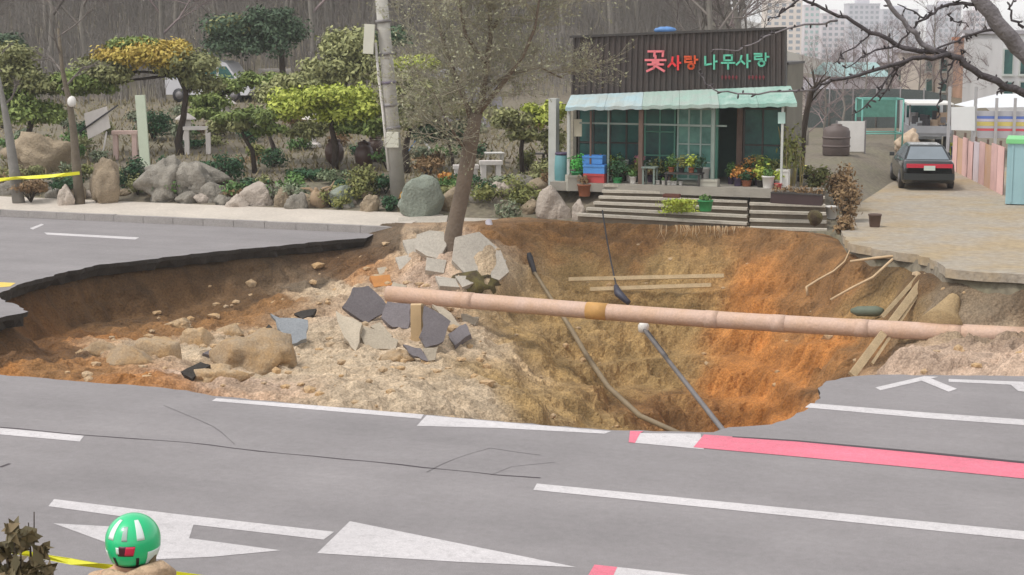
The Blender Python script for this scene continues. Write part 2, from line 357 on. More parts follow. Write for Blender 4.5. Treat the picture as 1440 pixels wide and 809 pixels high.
low = [p - Vector((0, 0, .18)) for p in pj]; mb.add(low, [(2 * i, 2 * i + 1, 2 * i + 3, 2 * i + 2) for i in range(k - 1)])
mb.add([pj[-2], pj[-1], low[-1], low[-2]], [(0, 1, 2, 3)])
PAVE = struct(mb.build('pavement', M_PAVE))

# ---- far ground: one sheet from the pavement / hole rim to the horizon, with the wooded hill
M_GARDEN = mat('ground_soil', (122, 112, 98), 0.95, 0.3, 0.5, 0.4, 12, rgb2=(104, 98, 80), fine=0.25)
fr = [(UEND - 60, VK + PW), (UEND + .3, VK + PW)] + [toUV(p) for p in SHOPR[::-1]][3:] + [toUV(p) for p in DRV[::-1]]
fr = [f for i, f in enumerate(fr)]
fu = np.array([f[0] for f in fr]); fv = np.array([f[1] for f in fr])
o_ = np.argsort(fu); fu, fv = fu[o_], fv[o_]
def vstart(u): return float(np.interp(u, fu, fv, left=VK + PW, right=VK + .2))
def gz(x, y):
    u = x * DU.x + y * DU.y; v = x * DV.x + y * DV.y; ws = v - vstart(u)
    a = sst(-18.5, -16.2, u); b = sst(-9.6, -7.4, u)                       # garden | shop pad | driveway
    gard = 0.33 + 0.42 * sst(0.2, 1.5, ws) + 0.035 * min(12, max(0, ws - 1.0))
    pad = 0.22 + 0.95 * sst(0.1, 2.6, ws)
    drv = 0.30 + 0.05 * sst(20, 40, ws)
    z = gard * (1 - a) + (pad * (1 - b) + drv * b) * a
    hill = 1.0 * sst(50, 75, v) + 5.5 * sst(72, 108, v) + 0.20 * max(0, v - 108)
    hill = min(hill, 38) * (1 - sst(-8, 0, x - (0.122 * y)))
    z += hill
    if v > 56 and b > .5: z += 0.5 * sst(66, 90, v)
    if y > 160: z -= 45 * sst(160, 600, y) * sst(-8, 0, x - (0.145 * y))
    return z
def gzp(p): return gz(p.x, p.y)
us = [-400, -250, -160, -110, -80, -64, -54] + list(np.arange(-48, 14, 0.55)) + [16, 20, 26, 34, 46, 60, 90, 140, 250, 400]
ws = [-.02, .15, .35, .6, .9, 1.25, 1.7, 2.2, 2.8, 3.5, 4.4, 5.5, 7, 9, 11, 13.5, 16, 19, 22, 26, 30, 35, 40, 46, 52, 58, 64, 72, 80, 90, 105, 125, 150, 180, 220, 300, 420, 650, 1200, 2200]
vs = []
for u in us:
    for w_ in ws:
        p = UV(u, vstart(u) + w_); z = gz(p.x, p.y) - (.5 if w_ < 0 else 0)
        if w_ > .4: z += 0.06 * mnoise.noise(Vector((p.x * .8, p.y * .8, 0)))
        vs.append((p.x, p.y, z))
nw = len(ws); mb = MB(); mb.add(vs, [(i * nw + j, (i + 1) * nw + j, (i + 1) * nw + j + 1, i * nw + j + 1) for i in range(len(us) - 1) for j in range(nw - 1)], True)
GROUND = struct(mb.build('ground', M_GARDEN))
# near bank where the person stands (below the picture)
M_BANK = mat('bank_grass', (104, 100, 66), 0.95, 0.35, 1.2, 0.5, 15, rgb2=(120, 104, 78), fine=0.25)
prof = [(-400, 3.0), (-60, 2.6), (-10, 1.7), (0, 1.56), (8.6, 1.55), (9.6, 1.3), (11.4, .35), (12.0, .16), (VN, .15), (VN, -.2)]
us2 = [-250, -120, -60, -40, -25, -15, -8, 0, 8, 15, 25, 40, 60, 120, 250]; mb = MB()
vs = [tuple(UV(u, v, z + (0.08 * mnoise.noise(Vector((u * .3, v * .3, 2))) if z > .3 else 0))) for u in us2 for v, z in prof]
nw = len(prof); mb.add(vs, [(i * nw + j, (i + 1) * nw + j, (i + 1) * nw + j + 1, i * nw + j + 1) for i in range(len(us2) - 1) for j in range(nw - 1)], True)
BANK = struct(mb.build('bank', M_BANK))

# ---- driveway slab, broken at the hole
M_DRV = mat('driveway_concrete', (162, 153, 140), 0.92, 0.2, 0.45, 0.5, 14, rgb2=(152, 134, 106), fine=0.16)
back = [UV(-8.4, 50, DRV_Z), UV(-9.2, 67, DRV_Z), UV(16.2, 67, DRV_Z)]
dp = [p.copy() for p in DRVj] + back
mb = MB().prism([(p.x, p.y) for p in dp], DRV_Z - 0.20, DRV_Z)
DRIVE = struct(mb.build('driveway', [M_DRV]))

# ---- the sinkhole itself
rim = np.array([(p.x, p.y) for p in RIM]); rz_ = np.array([0.0] * (len(LEFTj) + len(LEFT_CLOSE) + len(NEARj) + len(RIGHT_NEAR)) + [DRV_Z] * len(DRVj) + [0.26] * (len(RIM) - len(LEFTj) - len(LEFT_CLOSE) - len(NEARj) - len(RIGHT_NEAR) - len(DRVj)))
nsh = len(RIM) - (len(LEFTj) + len(LEFT_CLOSE) + len(NEARj) + len(RIGHT_NEAR) + len(DRVj))
# per rim vertex: overhang of the slab beyond the soil, and width of the steep wall below
ov = np.array([0.35] * len(LEFTj) + [.4] * len(LEFT_CLOSE) + [.15] * len(NEARj) + [.3] * len(RIGHT_NEAR) + [.3] * len(DRVj) + [0.0] * nsh)
dp_ = np.array([0.30] * (len(RIM) - nsh) + [0.03] * nsh)
ww = np.array([0.75] * len(LEFTj) + [.6] * len(LEFT_CLOSE) + [.5] * len(NEARj) + [.6] * len(RIGHT_NEAR) + [1.1] * len(DRVj) + [0.9] * nsh)
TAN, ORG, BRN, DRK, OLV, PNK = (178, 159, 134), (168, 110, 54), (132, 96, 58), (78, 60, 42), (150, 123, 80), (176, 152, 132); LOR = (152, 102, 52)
ctl = [(560, 352, 45.3, TAN), (640, 354, 44.3, PNK), (700, 392, 43.2, TAN), (520, 372, 45, LOR), (600, 400, 43, PNK), (450, 415, 43.2, TAN), (390, 425, 42.5, BRN),
       (300, 455, 41.3, BRN), (200, 465, 39.7, BRN), (110, 480, 37.6, LOR), (40, 495, 35.2, LOR), (0, 512, 32, LOR), (100, 530, 32, BRN), (180, 535, 30.5, LOR),
       (500, 470, 39, TAN), (560, 450, 40, PNK), (500, 510, 36, TAN), (400, 500, 37, TAN), (400, 535, 33, TAN), (300, 500, 36, TAN), (300, 538, 31.5, PNK), (220, 500, 36, TAN), (600, 520, 36, TAN), (600, 570, 31, TAN),
       (650, 470, 39.6, TAN), (700, 540, 36, OLV), (750, 575, 33.5, OLV), (660, 560, 33, TAN),
       (720, 330, 45.6, BRN), (720, 420, 43, OLV), (740, 480, 40.8, OLV), (800, 330, 46.3, BRN), (800, 400, 44.4, OLV), (800, 460, 42.8, OLV), (800, 530, 40, OLV), (830, 590, 37, OLV),
       (900, 340, 45.6, BRN), (950, 390, 44.3, OLV), (950, 440, 43.3, OLV), (920, 520, 41.6, OLV), (950, 600, 39.5, BRN),
       (1060, 345, 44.6, BRN), (1060, 400, 43.4, ORG), (1060, 470, 42, ORG), (1060, 540, 40.4, ORG), (1060, 600, 38.6, ORG),
       (1150, 360, 43.2, BRN), (1150, 430, 41.6, BRN), (1150, 500, 39.6, ORG), (1200, 400, 41.2, BRN), (1240, 440, 39.6, OLV), (1210, 500, 38.2, BRN),
       (1300, 400, 38.4, BRN), (1310, 450, 37.3, OLV), (1300, 500, 35.4, PNK), (1250, 526, 33.6, PNK), (1350, 515, 33.5, PNK), (1350, 450, 37.0, TAN), (1400, 455, 36.8, TAN), (1400, 500, 34.5, PNK), (1430, 523, 31, PNK),
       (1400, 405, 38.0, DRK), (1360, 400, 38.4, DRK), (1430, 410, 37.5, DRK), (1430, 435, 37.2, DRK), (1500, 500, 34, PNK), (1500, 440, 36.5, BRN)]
C3 = [(P(a, b, Y), c) for a, b, Y, c in ctl]
C3 += [(Vector(q), c) for q, c in [((3, 31, -6.5), BRN), ((5, 34, -7), BRN), ((1.5, 29, -5.0), BRN), ((5, 29.5, -5.5), BRN), ((6, 32, -5), ORG), ((-12, 33, -1.5), BRN), ((-13, 29.5, -1.6), BRN), ((-9, 30.5, -1.4), LOR), ((12, 34, -1.4), PNK), ((15, 34.5, -1.6), PNK), ((-2.5, 27.5, -1.6), TAN)]]
cp = np.array([tuple(p) for p, _ in C3]); cc = np.array([lin(c) for _, c in C3])
def tps(d2): return np.where(d2 > 0, d2 * np.log(d2 + 1e-9), 0)
D2 = ((cp[:, None, :2] - cp[None, :, :2]) ** 2).sum(-1); nC = len(cp)
A = np.zeros((nC + 3, nC + 3)); A[:nC, :nC] = np.sqrt(D2 + 0.05) + np.eye(nC) * 0.15; A[:nC, nC] = 1; A[:nC, nC + 1:] = cp[:, :2]; A[nC:, :nC] = A[:nC, nC:].T
sol = np.linalg.solve(A, np.concatenate([cp[:, 2], [0, 0, 0]]))
def floorz(x, y):
    d = np.sqrt((x[:, None] - cp[:, 0]) ** 2 + (y[:, None] - cp[:, 1]) ** 2 + .05)
    return d @ sol[:nC] + sol[nC] + x * sol[nC + 1] + y * sol[nC + 2]
def rimdist(x, y):
    """signed distance (inside positive), interpolated rim height / overhang / wall width"""
    best = np.full(len(x), 1e9); bz = np.zeros(len(x)); bo = np.zeros(len(x)); bd = np.zeros(len(x)); bw = np.zeros(len(x)); ins = np.zeros(len(x), bool)
    n = len(rim)
    for i in range(n):
        a, b = rim[i], rim[(i + 1) % n]; ab = b - a; l2 = ab @ ab + 1e-12
        t = np.clip(((x - a[0]) * ab[0] + (y - a[1]) * ab[1]) / l2, 0, 1)
        d = np.hypot(x - a[0] - t * ab[0], y - a[1] - t * ab[1]); m = d < best; best[m] = d[m]; j = (i + 1) % n
        bz[m] = (rz_[i] * (1 - t) + rz_[j] * t)[m]; bo[m] = (ov[i] * (1 - t) + ov[j] * t)[m]; bw[m] = (ww[i] * (1 - t) + ww[j] * t)[m]; bd[m] = (dp_[i] * (1 - t) + dp_[j] * t)[m]
        c = ((a[1] > y) != (b[1] > y)) & (x < (b[0] - a[0]) * (y - a[1]) / (b[1] - a[1] + 1e-12) + a[0]); ins ^= c
    return np.where(ins, best, -best), bz, bo, bw, bd
GS = 0.085
xs = np.arange(rim[:, 0].min() - 1, rim[:, 0].max() + 1, GS); ys = np.arange(rim[:, 1].min() - 1, rim[:, 1].max() + 1, GS)
X, Yg = np.meshgrid(xs, ys, indexing='ij'); x = X.ravel(); y = Yg.ravel()
d, bz, bo, bw, drop = rimdist(x, y)
def nz(xx, yy, sc, off=0.0, z=None):
    zz = np.zeros(len(xx)) if z is None else z
    return np.array([mnoise.noise(Vector((a * sc + off, b * sc - off, c * sc))) for a, b, c in zip(xx, yy, zz)])
keep = d > -1.0
F = floorz(x, y)
n1 = np.zeros(len(x)); n2 = n1.copy(); n3 = n1.copy(); ki = np.where(keep)[0]
n1[ki] = nz(x[ki], y[ki], .8); n2[ki] = nz(x[ki], y[ki], 2.3, 5); n3[ki] = nz(x[ki], y[ki], 5.0, 9); n4 = np.zeros(len(x)); n4[ki] = nz(x[ki], y[ki], 1.5, 21); n5 = np.zeros(len(x)); n5[ki] = nz(x[ki], y[ki], 11.0, 33)
slope_y = np.abs(n2)
t = np.clip((d + bo + 0.16 * n2 + .1 * n1) / bw, 0, 1); t = t * t * (3 - 2 * t)
amp = np.clip(d / 0.8, 0, 1)
ms = np.where(x < 0, .66, .80)
Fz = F + amp * ms * (0.20 * n1 + 0.34 * (0.35 - np.abs(n4)) + 0.20 * (0.4 - np.abs(n2)) + 0.12 * n3 + .06 * n5)
# soil beds: soft terraces on the steep far wall
bed = 0.10 * np.sin(Fz * 9 + 2.5 * n1) * np.clip((-Fz - .3), 0, 1) * np.clip((x + 1) / 3, 0, 1)
Fz = Fz + bed
z0 = bz - drop
Z = z0 + (np.minimum(Fz, z0 + .15) - z0) * t
idx = -np.ones(len(x), int); idx[ki] = np.arange(len(ki))
I = idx.reshape(X.shape); q = np.stack([I[:-1, :-1], I[1:, :-1], I[1:, 1:], I[:-1, 1:]], -1).reshape(-1, 4); q = q[(q >= 0).all(1)]
dxn = np.zeros(len(x)); dyn = np.zeros(len(x)); dxn[ki] = nz(y[ki], Z[ki] * 2, 2.1, 3); dyn[ki] = nz(x[ki], Z[ki] * 2, 2.1, 7)
wallw = np.clip(1 - np.abs(t - .5) * 2, 0, 1)
V = np.stack([x + dxn * .10 * wallw, y + dyn * .16 * wallw, Z], -1)[ki]
wgt = 1 / (((x[ki][:, None] + .7 * n1[ki][:, None] - cp[:, 0]) ** 2 + (y[ki][:, None] + .7 * n2[ki][:, None] - cp[:, 1]) ** 2 + 4 * (Z[ki][:, None] - cp[:, 2]) ** 2 * 0.15) + .25) ** 2.0
tint = (wgt @ cc) / wgt.sum(1)[:, None]
# dark earth below the slabs; overhang shade painted into the left wall's tint
fill_shade = (np.clip(1 - (bz[ki] - Z[ki]) / 1.7, 0, 1) ** 0.7 * (d[ki] < 1.6))
fill_shade = np.where(x[ki] < -3.0, np.clip(1.15 - (bz[ki] - Z[ki]) / 2.0, 0, 1) ** .5 * (d[ki] < 1.3), fill_shade)
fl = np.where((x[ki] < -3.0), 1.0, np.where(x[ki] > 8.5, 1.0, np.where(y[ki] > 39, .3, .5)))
tint = tint * (1 - (fill_shade * fl)[:, None] * .8) + np.array(lin((58, 44, 28))) * (fill_shade * fl)[:, None] * .8
tint *= (1 + 0.28 * n2[ki] + 0.24 * n3[ki] + .25 * n4[ki])[:, None]
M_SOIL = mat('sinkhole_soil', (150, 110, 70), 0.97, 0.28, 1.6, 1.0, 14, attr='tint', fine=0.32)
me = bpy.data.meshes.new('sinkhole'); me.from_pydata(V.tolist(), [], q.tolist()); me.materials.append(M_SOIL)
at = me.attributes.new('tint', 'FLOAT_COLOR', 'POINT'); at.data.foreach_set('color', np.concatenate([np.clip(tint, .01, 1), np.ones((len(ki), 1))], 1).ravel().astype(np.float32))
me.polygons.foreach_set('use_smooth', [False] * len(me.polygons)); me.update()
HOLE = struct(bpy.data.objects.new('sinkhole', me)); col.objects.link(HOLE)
Zg = Z.reshape(X.shape)
def sz(px_, py_):                       # soil height at a place
    i = min(max(int((px_ - xs[0]) / GS), 0), len(xs) - 2); j = min(max(int((py_ - ys[0]) / GS), 0), len(ys) - 2); return float(Zg[i, j])
def S(px, py, Y0=48.0, Y1=26.0):        # where a pixel's ray first meets the soil in the hole
    dd = ray(px, py); s = 27.0
    while s < 52:
        p = CAM + dd * (s / dd.y)
        if p.z <= sz(p.x, p.y) and rimin(p): return p
        s += 0.06
    return P(px, py, 40)
def rimin(p):
    c = False; n = len(rim)
    for i in range(n):
        a, b = rim[i], rim[(i + 1) % n]
        if (a[1] > p.y) != (b[1] > p.y) and p.x < (b[0] - a[0]) * (p.y - a[1]) / (b[1] - a[1] + 1e-12) + a[0]: c = not c
    return c
#--PART2--
# ================================================================= THINGS IN THE HOLE
M_PIPE = mat('pipe_pink', (202, 172, 154), 0.65, 0.16, 1.4, 0.2, 20, rgb2=(186, 154, 130), fine=0.10)
M_PIPE2 = mat('pipe_yellow', (192, 146, 84), 0.7, 0.2, 3)
print('PIPE', [round(S(*q).y,2) for q in ((550,415),(600,420),(640,425),(700,430),(1300,460),(1350,465),(1400,468),(1435,470))])
pa, pb = P(545, 413, 41.3), P(1470, 474, 35.6)
pt = thing('water_pipe', 'long pale pink pipe spanning the whole hole with an orange-brown band', 'pipe', pa)
dirp = (pb - pa); n_ = 14; pts = [pa + dirp * (i / n_) - Vector((0, 0, 0.10 * math.sin(math.pi * i / n_))) for i in range(n_ + 1)]
MB().tube(pts, 0.195, 20).build('pipe_body', M_PIPE, pt)
for k, wd in ((.13, .28), (.335, .5), (.52, .3), (.62, .3), (.74, .3), (.87, .28)):
    q0 = pts[0] + dirp * k; q1 = pts[0] + dirp * (k + wd / dirp.length); dz = Vector((0, 0, -.10 * math.sin(math.pi * k)))
    MB().tube([q0 + dz, q1 + dz], 0.203, 20).build('collar', M_PIPE2 if wd == .5 else M_PIPE, pt)
M_GREYP = mat('pole_grey', (120, 116, 116), 0.55, 0.2, 3, metal=0.2); M_DKGREY = mat('rubber_dark', (52, 50, 54), 0.6, 0.2, 3); M_WPLAS = mat('plastic_white', (214, 210, 204), 0.5, 0.08, 4)
# toppled pole with white fitting
a, b = P(905, 463, 41.5), P(1022, 612, 34.0)
t = thing('fallen_pole', 'thin grey pole with a white fitting leaning down into the deep pit', 'pole', b)
MB().tube([b - Vector((.2, 1.0, 1.2)) * .35, b, a.lerp(b, .55), a], [.06, .06, .055, .05], 8).build('shaft', M_GREYP, t)
f_ = MB().lathe(a - Vector((0, 0, .1)), [(.06, 0), (.13, .04), (.14, .2), (.09, .27), (0.02, .29)], 10).build('fitting', M_WPLAS, t)
MB().tube([a + (b - a) * .03 + Vector((.06, 0, .02)), a + (b - a) * .3 + Vector((.05, 0, .02))], .022, 5).build('bracket', M_DKGREY, t)
# hanging cable with dark connector
t = thing('hanging_cable', 'thin dark cable with a black connector hanging from the step edge behind the pipe', 'cable', P(848, 300, 46.6))
cpts = [P(847, 296, 46.4), P(853, 335, 45.0), P(860, 372, 44.1), P(868, 408, 43.4), P(885, 432, 43.0), P(905, 450, 42.0)]
MB().tube(cpts, .022, 5).build('wire', M_DKGREY, t)
MB().tube([P(866, 402, 43.5), P(869, 412, 43.3), P(884, 426, 43.0)], [.06, .11, .07], 8).build('connector', mat('connector_blue_black', (58, 58, 72), .5, .2, 3), t)
# long hose
hp = [P(745, 362, 44.5), P(752, 384, 44.0), P(775, 420, 43.0), P(800, 458, 41.8), P(825, 500, 40.2), P(856, 545, 38.6), P(900, 585, 37), P(960, 612, 35.5)]
t = thing('loose_hose', 'long sagging grey hose with a dark tip running down under the pink pipe', 'hose', hp[-1])
MB().tube(hp, [.05] * 3 + [.062] * 5, 8).build('hose_body', mat('hose_grey', (128, 112, 88), .7, .2, 3), t)
MB().tube([hp[0] - Vector((.03, 0, -.12)), hp[0], hp[1]], [.05, .085, .06], 8).build('tip', M_DKGREY, t)
# broken white pipe by the tree
mbp = MB().tube([P(687, 312, 46.2), P(693, 335, 45.6), P(703, 362, 45.0), P(708, 378, 44.6)], .095, 8)
single(mbp, 'drain_pipe', mat('pipe_lilac', (188, 180, 186), .5, .1, 3), 'short lilac white pipe stub poking down beside the leaning tree', 'pipe', P(708, 378, 44.6))
# asphalt chunks: outline in pixels, thickness and tilt are real
M_CH1 = mat('chunk_asphalt', (112, 106, 108), .92, .15, 2, .4, 30, rnd=.16, fine=.12); M_CH2 = mat('chunk_concrete', (164, 152, 134), .92, .15, 2, .4, 30, rnd=.12, fine=.12)
M_CH3 = mat('chunk_blue_grey', (138, 142, 146), .9, .12, 2, .3, 30, fine=.1)
def chunk(px, tilt, m, label, th=.14, lift=0.05, name='asphalt_chunk', cat='chunk', group=None):
    cx = sum(p[0] for p in px) / len(px); cy = sum(p[1] for p in px) / len(px); pass
    rj = random.Random(int(cx * 3 + cy * 5)); px2 = []
    for (a0, b0), (a1, b1) in zip(px, px[1:] + px[:1]):
        px2.append((a0, b0)); L_ = math.hypot(a1 - a0, b1 - b0)
        for f in ((.33, .66) if L_ > 16 else (.5,)): k_ = rj.uniform(-.055, .055) * L_; px2.append((a0 + (a1 - a0) * f - (b1 - b0) / L_ * k_, b0 + (b1 - b0) * f + (a1 - a0) / L_ * k_))
    px = px2
    lo_ = max(px, key=lambda p: p[1]); c = S(lo_[0], lo_[1] - 2); c = c + Vector((0, -.10, lift * .5 + .03))
    nv = Vector((math.sin(R(tilt[0])), -math.sin(R(tilt[1])), math.cos(R(tilt[1])))).normalized()
    pts = []
    for a_, b_ in px:
        dd = ray(a_, b_); tt = (c - CAM).dot(nv) / dd.dot(nv); pts.append(CAM + dd * tt)
    base = Vector((c.x, c.y, c.z))
    # thickness goes down and away from the shown face
    mb = MB(); n = len(pts); r2 = random.Random(int(cx * 7 + cy))
    lowp = [p - nv * th + Vector((r2.uniform(-.03, .03), r2.uniform(-.03, .03), r2.uniform(-.02, .02))) for p in pts]
    e1 = (pts[1] - pts[0]).normalized(); e2 = nv.cross(e1); tri = tessellate_polygon([[Vector((p.dot(e1), p.dot(e2), 0)) for p in pts]])
    def ori(t_): return tuple(t_) if (pts[t_[1]] - pts[t_[0]]).cross(pts[t_[2]] - pts[t_[0]]).dot(nv) > 0 else tuple(t_[::-1])
    mb.add(pts + lowp, [ori(t_) for t_ in tri] + [tuple(i + n for i in ori(t_)[::-1]) for t_ in tri] + [(i, (i + 1) % n, (i + 1) % n + n, i + n) for i in range(n)])
    return single(mb, name, m, label, cat, base, group)
A_ = 'asphalt pieces heaped at the foot of the tree mound'
chunk([(497, 404), (518, 402), (545, 430), (540, 440), (516, 455), (481, 432)], (8, 62), M_CH1, 'dark rounded asphalt slab standing tilted at the left of the heap by the pipe end', .16, .25, group=A_)
chunk([(545, 424), (578, 428), (574, 462), (552, 460), (536, 446)], (0, 50), M_CH1, 'dark asphalt piece leaning against the left side of the short beige post', .14, .2, group=A_)
chunk([(597, 430), (634, 452), (624, 480), (598, 489), (592, 470)], (10, 55), M_CH1, 'dark greenish asphalt slab leaning on the right side of the short beige post', .15, .2, group=A_)
chunk([(472, 437), (509, 455), (500, 494), (484, 474)], (-10, 35), M_CH2, 'pale grey wedge slab dipping down below the dark rounded slab', .13, .12, group=A_)
chunk([(512, 459), (560, 478), (556, 491), (514, 491), (506, 470)], (6, 35), M_CH2, 'flat pale grey slab lying level in front of the heap', .13, .12, group=A_)
chunk([(380, 441), (393, 447), (433, 450), (431, 476), (409, 484), (397, 470)], (0, 52), M_CH3, 'blue-grey slab with torn corner standing alone on the soil slope', .14, .2)
chunk([(366, 473), (378, 456), (392, 470), (380, 482)], (-15, 60), M_ASPH_EDGE, 'black asphalt flake beside the lone blue-grey slab', .1, .12)
chunk([(413, 441), (445, 434), (440, 443), (425, 448)], (0, 40), M_ASPH_EDGE, 'thin black asphalt flake behind the lone blue-grey slab', .1, .08)
chunk([(285, 497), (318, 482), (348, 484), (345, 495), (306, 505)], (4, 40), M_CH1, 'dark torn asphalt strip lying across the orange clods', .1, .12)
chunk([(254, 523), (282, 509), (296, 513), (270, 533)], (4, 42), M_ASPH_EDGE, 'narrow black asphalt strip half buried under a big clod', .1, .12)
chunk([(608, 428), (622, 432), (656, 464), (648, 468), (632, 456)], (5, 40), M_CH2, 'long thin pale slab slid down below the pipe', .1, .22, group=A_)
chunk([(648, 441), (674, 446), (668, 458), (650, 452)], (0, 35), M_CH2, 'small pale brick-shaped chunk below the pipe, right end of the heap', .14, .15, group=A_)
chunk([(630, 470), (655, 455), (662, 470), (640, 486)], (0, 30), M_CH1, 'dark grey rubble slab at the lower right of the heap', .12, .08, group=A_)
chunk([(594, 490), (616, 488), (612, 506), (600, 508)], (0, 50), M_CH2, 'small pale block at the lowest edge of the heap', .12, .12, group=A_)
chunk([(566, 484), (592, 490), (602, 508), (580, 500)], (0, 45), M_CH1, 'small grey sliver at the lowest edge of the heap', .08, .08, group=A_)
chunk([(521, 459), (534, 453), (552, 472), (542, 478)], (0, 35), M_CH2, 'cream broken kerb sliver lying between the grey slabs', .12, .16, group=A_)
chunk([(530, 377), (555, 374), (558, 384), (534, 386)], (0, 25), M_CH2, 'cream kerb chunk above the left end of the pink pipe', .16, .14, 'kerb_chunk', 'chunk')
chunk([(520, 388), (548, 386), (552, 400), (526, 404)], (0, 35), mat('chunk_ochre', (176, 120, 66), .9, .2, 3, .3, 20), 'ochre soil-stained chunk above the left end of the pink pipe', .16, .12, 'kerb_chunk', 'chunk')
chunk([(553, 396), (572, 402), (566, 410), (548, 406)], (0, 30), M_CH2, 'small sandy chunk wedged at the left end of the pink pipe', .14, .1, 'kerb_chunk', 'chunk')
# short beige post upright in the heap
pp = S(586, 474); bt = pp + Vector((0, -.1, .0)); tp = P(585, 428, bt.y)
t = thing('broken_post', 'short beige square post standing in the asphalt heap below the pipe', 'post', bt)
MB().beam(bt - Vector((0, 0, .3)), tp, .24, .24, Vector((0, 1, 0))).build('shaft', mat('post_beige', (196, 168, 128), .85, .12, 3, .2, 30), t)
MB().beam(bt - Vector((-.145, .02, .28)), tp + Vector((.145, -.02, 0)), .045, .26, Vector((0, 1, 0))).build('edge_strip', mat('post_edge', (120, 100, 70), .85, .12, 3), t)
# collapsed pavement slabs round the tree
M_SLAB = mat('slab_concrete', (172, 164, 152), .93, .15, 1.4, .5, 25, fine=.12)
def slab(px, Y, tilt, label, th=.16):
    lo_ = max(px, key=lambda p: p[1]); c = (S(lo_[0], lo_[1] - 2) + Vector((0, -.08, .07))) if Y < 46.5 else P(sum(p[0] for p in px) / len(px), sum(p[1] for p in px) / len(px), Y); nv = Vector((math.sin(R(tilt[0])), -math.sin(R(tilt[1])), math.cos(R(tilt[1])))).normalized(); pts = []
    for a_, b_ in px:
        dd = ray(a_, b_); pts.append(CAM + dd * ((c - CAM).dot(nv) / dd.dot(nv)))
    n = len(pts); lowp = [p - nv * th for p in pts]; mb = MB()
    e1 = (pts[1] - pts[0]).normalized(); e2 = nv.cross(e1); tri = tessellate_polygon([[Vector((p.dot(e1), p.dot(e2), 0)) for p in pts]])
    ori = lambda t_: tuple(t_) if (pts[t_[1]] - pts[t_[0]]).cross(pts[t_[2]] - pts[t_[0]]).dot(nv) > 0 else tuple(t_[::-1])
    mb.add(pts + lowp, [ori(t_) for t_ in tri] + [tuple(i + n for i in ori(t_)[::-1]) for t_ in tri] + [(i, (i + 1) % n, (i + 1) % n + n, i + n) for i in range(n)])
    return single(mb, 'pavement_slab', M_SLAB, label, 'slab', c)
slab([(586, 330), (604, 324), (624, 326), (628, 345), (618, 364), (600, 360), (584, 350)], 45.0, (-6, 45), 'tilted pale pavement slab on the left of the leaning trunk')
slab([(640, 334), (656, 330), (674, 326), (704, 352), (716, 382), (702, 394), (684, 388), (660, 391), (636, 366)], 44.6, (10, 50), 'large cracked pavement slab sagging on the right of the leaning trunk')
slab([(560, 306), (630, 303), (628, 312), (604, 318), (560, 316)], 48.0, (0, 8), 'flat leftover pavement strip behind the leaning trunk')
slab([(648, 306), (706, 308), (700, 316), (660, 318)], 47.6, (0, 10), 'narrow broken pavement strip above the lilac drain pipe')
slab([(640, 388), (664, 388), (672, 396), (650, 404)], 43.7, (0, 40), 'small slab fragment below the sagging pavement slab')
slab([(566, 338), (592, 334), (600, 352), (574, 358)], 45, (0, 35), 'small tilted pavement piece at the left of the mound')
slab([(600, 362), (628, 366), (624, 384), (598, 380)], 44, (5, 40), 'grey pavement piece sliding down in front of the leaning trunk')
slab([(556, 362), (578, 358), (586, 374), (562, 380)], 44, (0, 30), 'pale pavement corner left of the leaning trunk base')
slab([(690, 356), (712, 366), (706, 380), (688, 372)], 44, (10, 40), 'pavement flake right of the sagging slab')
slab([(612, 388), (640, 392), (646, 404), (618, 402)], 43.5, (0, 40), 'narrow pavement flake just above the pink pipe')
# clods and stones: individual big clods, the small ones as stuff
M_CLOD = mat('clod_soil', (176, 154, 126), .97, .25, 2.0, .7, 12, rnd=.18, rgb2=(166, 136, 98), fine=.2)
M_CLODD = mat('clod_dark', (70, 58, 42), .97, .3, 2.0, .7, 12, rgb2=(96, 88, 48), fine=.2)
cl = [(355, 512, .95, .62, 'huge tan soil clod above the near road edge with torn asphalt on its left'), (225, 500, .5, .35, 'sandy clod on the left slope below the overhanging asphalt'), (275, 482, .42, .3, 'orange clod just left of the dark asphalt strip'),
      (180, 512, .55, .3, 'pinkish flat clod near the road edge on the left slope'), (320, 470, .35, .22, 'small orange clod above the dark asphalt strip'), (250, 460, .32, .2, 'small pale clod at the foot of the overhanging asphalt'),
      (560, 508, .35, .22, 'pale rounded clod under the flat grey slab'), (140, 500, .4, .3, 'brown clod at the far left foot of the slope'), (535, 396, .3, .2, 'ochre clod tucked above the pipe end'), (300, 535, .5, .25, 'tan clod touching the near road edge')]
for i, (a_, b_, rx, rz, lb) in enumerate(cl):
    p = S(a_, b_); mb = MB().rock(p + Vector((0, .1, rz * .1)), (rx, rx * .8, rz), i + 3, 4, .5, cuts=8); single(mb, 'soil_clod', M_CLOD, lb, 'clod', p)
p = S(668, 402); single(MB().rock(p + Vector((0, .2, .0)), (.55, .5, .36), 31, 3, .5), 'root_ball', M_CLODD, 'dark mossy lump of roots and soil under the sagging slab', 'root ball', p)
mb = MB(); r_ = random.Random(11)
for i in range(620):
    px = r_.uniform(130, 720) if r_.random() < .7 else r_.uniform(700, 1430); py = r_.uniform(400, 600)
    p = None
    xx = r_.uniform(-9, 11); yy = r_.uniform(29, 46)
    if not rimin(Vector((xx, yy, 0))) or (xx > -.5 and r_.random() < .65): continue
    s_ = r_.uniform(.03, .13) * (1.5 if r_.random() < .1 else 1)
    mb.rock((xx, yy, sz(xx, yy) + s_ * .2), (s_, s_ * r_.uniform(.6, 1), s_ * r_.uniform(.4, .8)), i, 1, .4, smooth=False)
o = mb.build('loose_rubble', M_CLOD); stuff(o); tag(o, 'small loose clods and stones scattered over the sinkhole slopes', 'rubble')
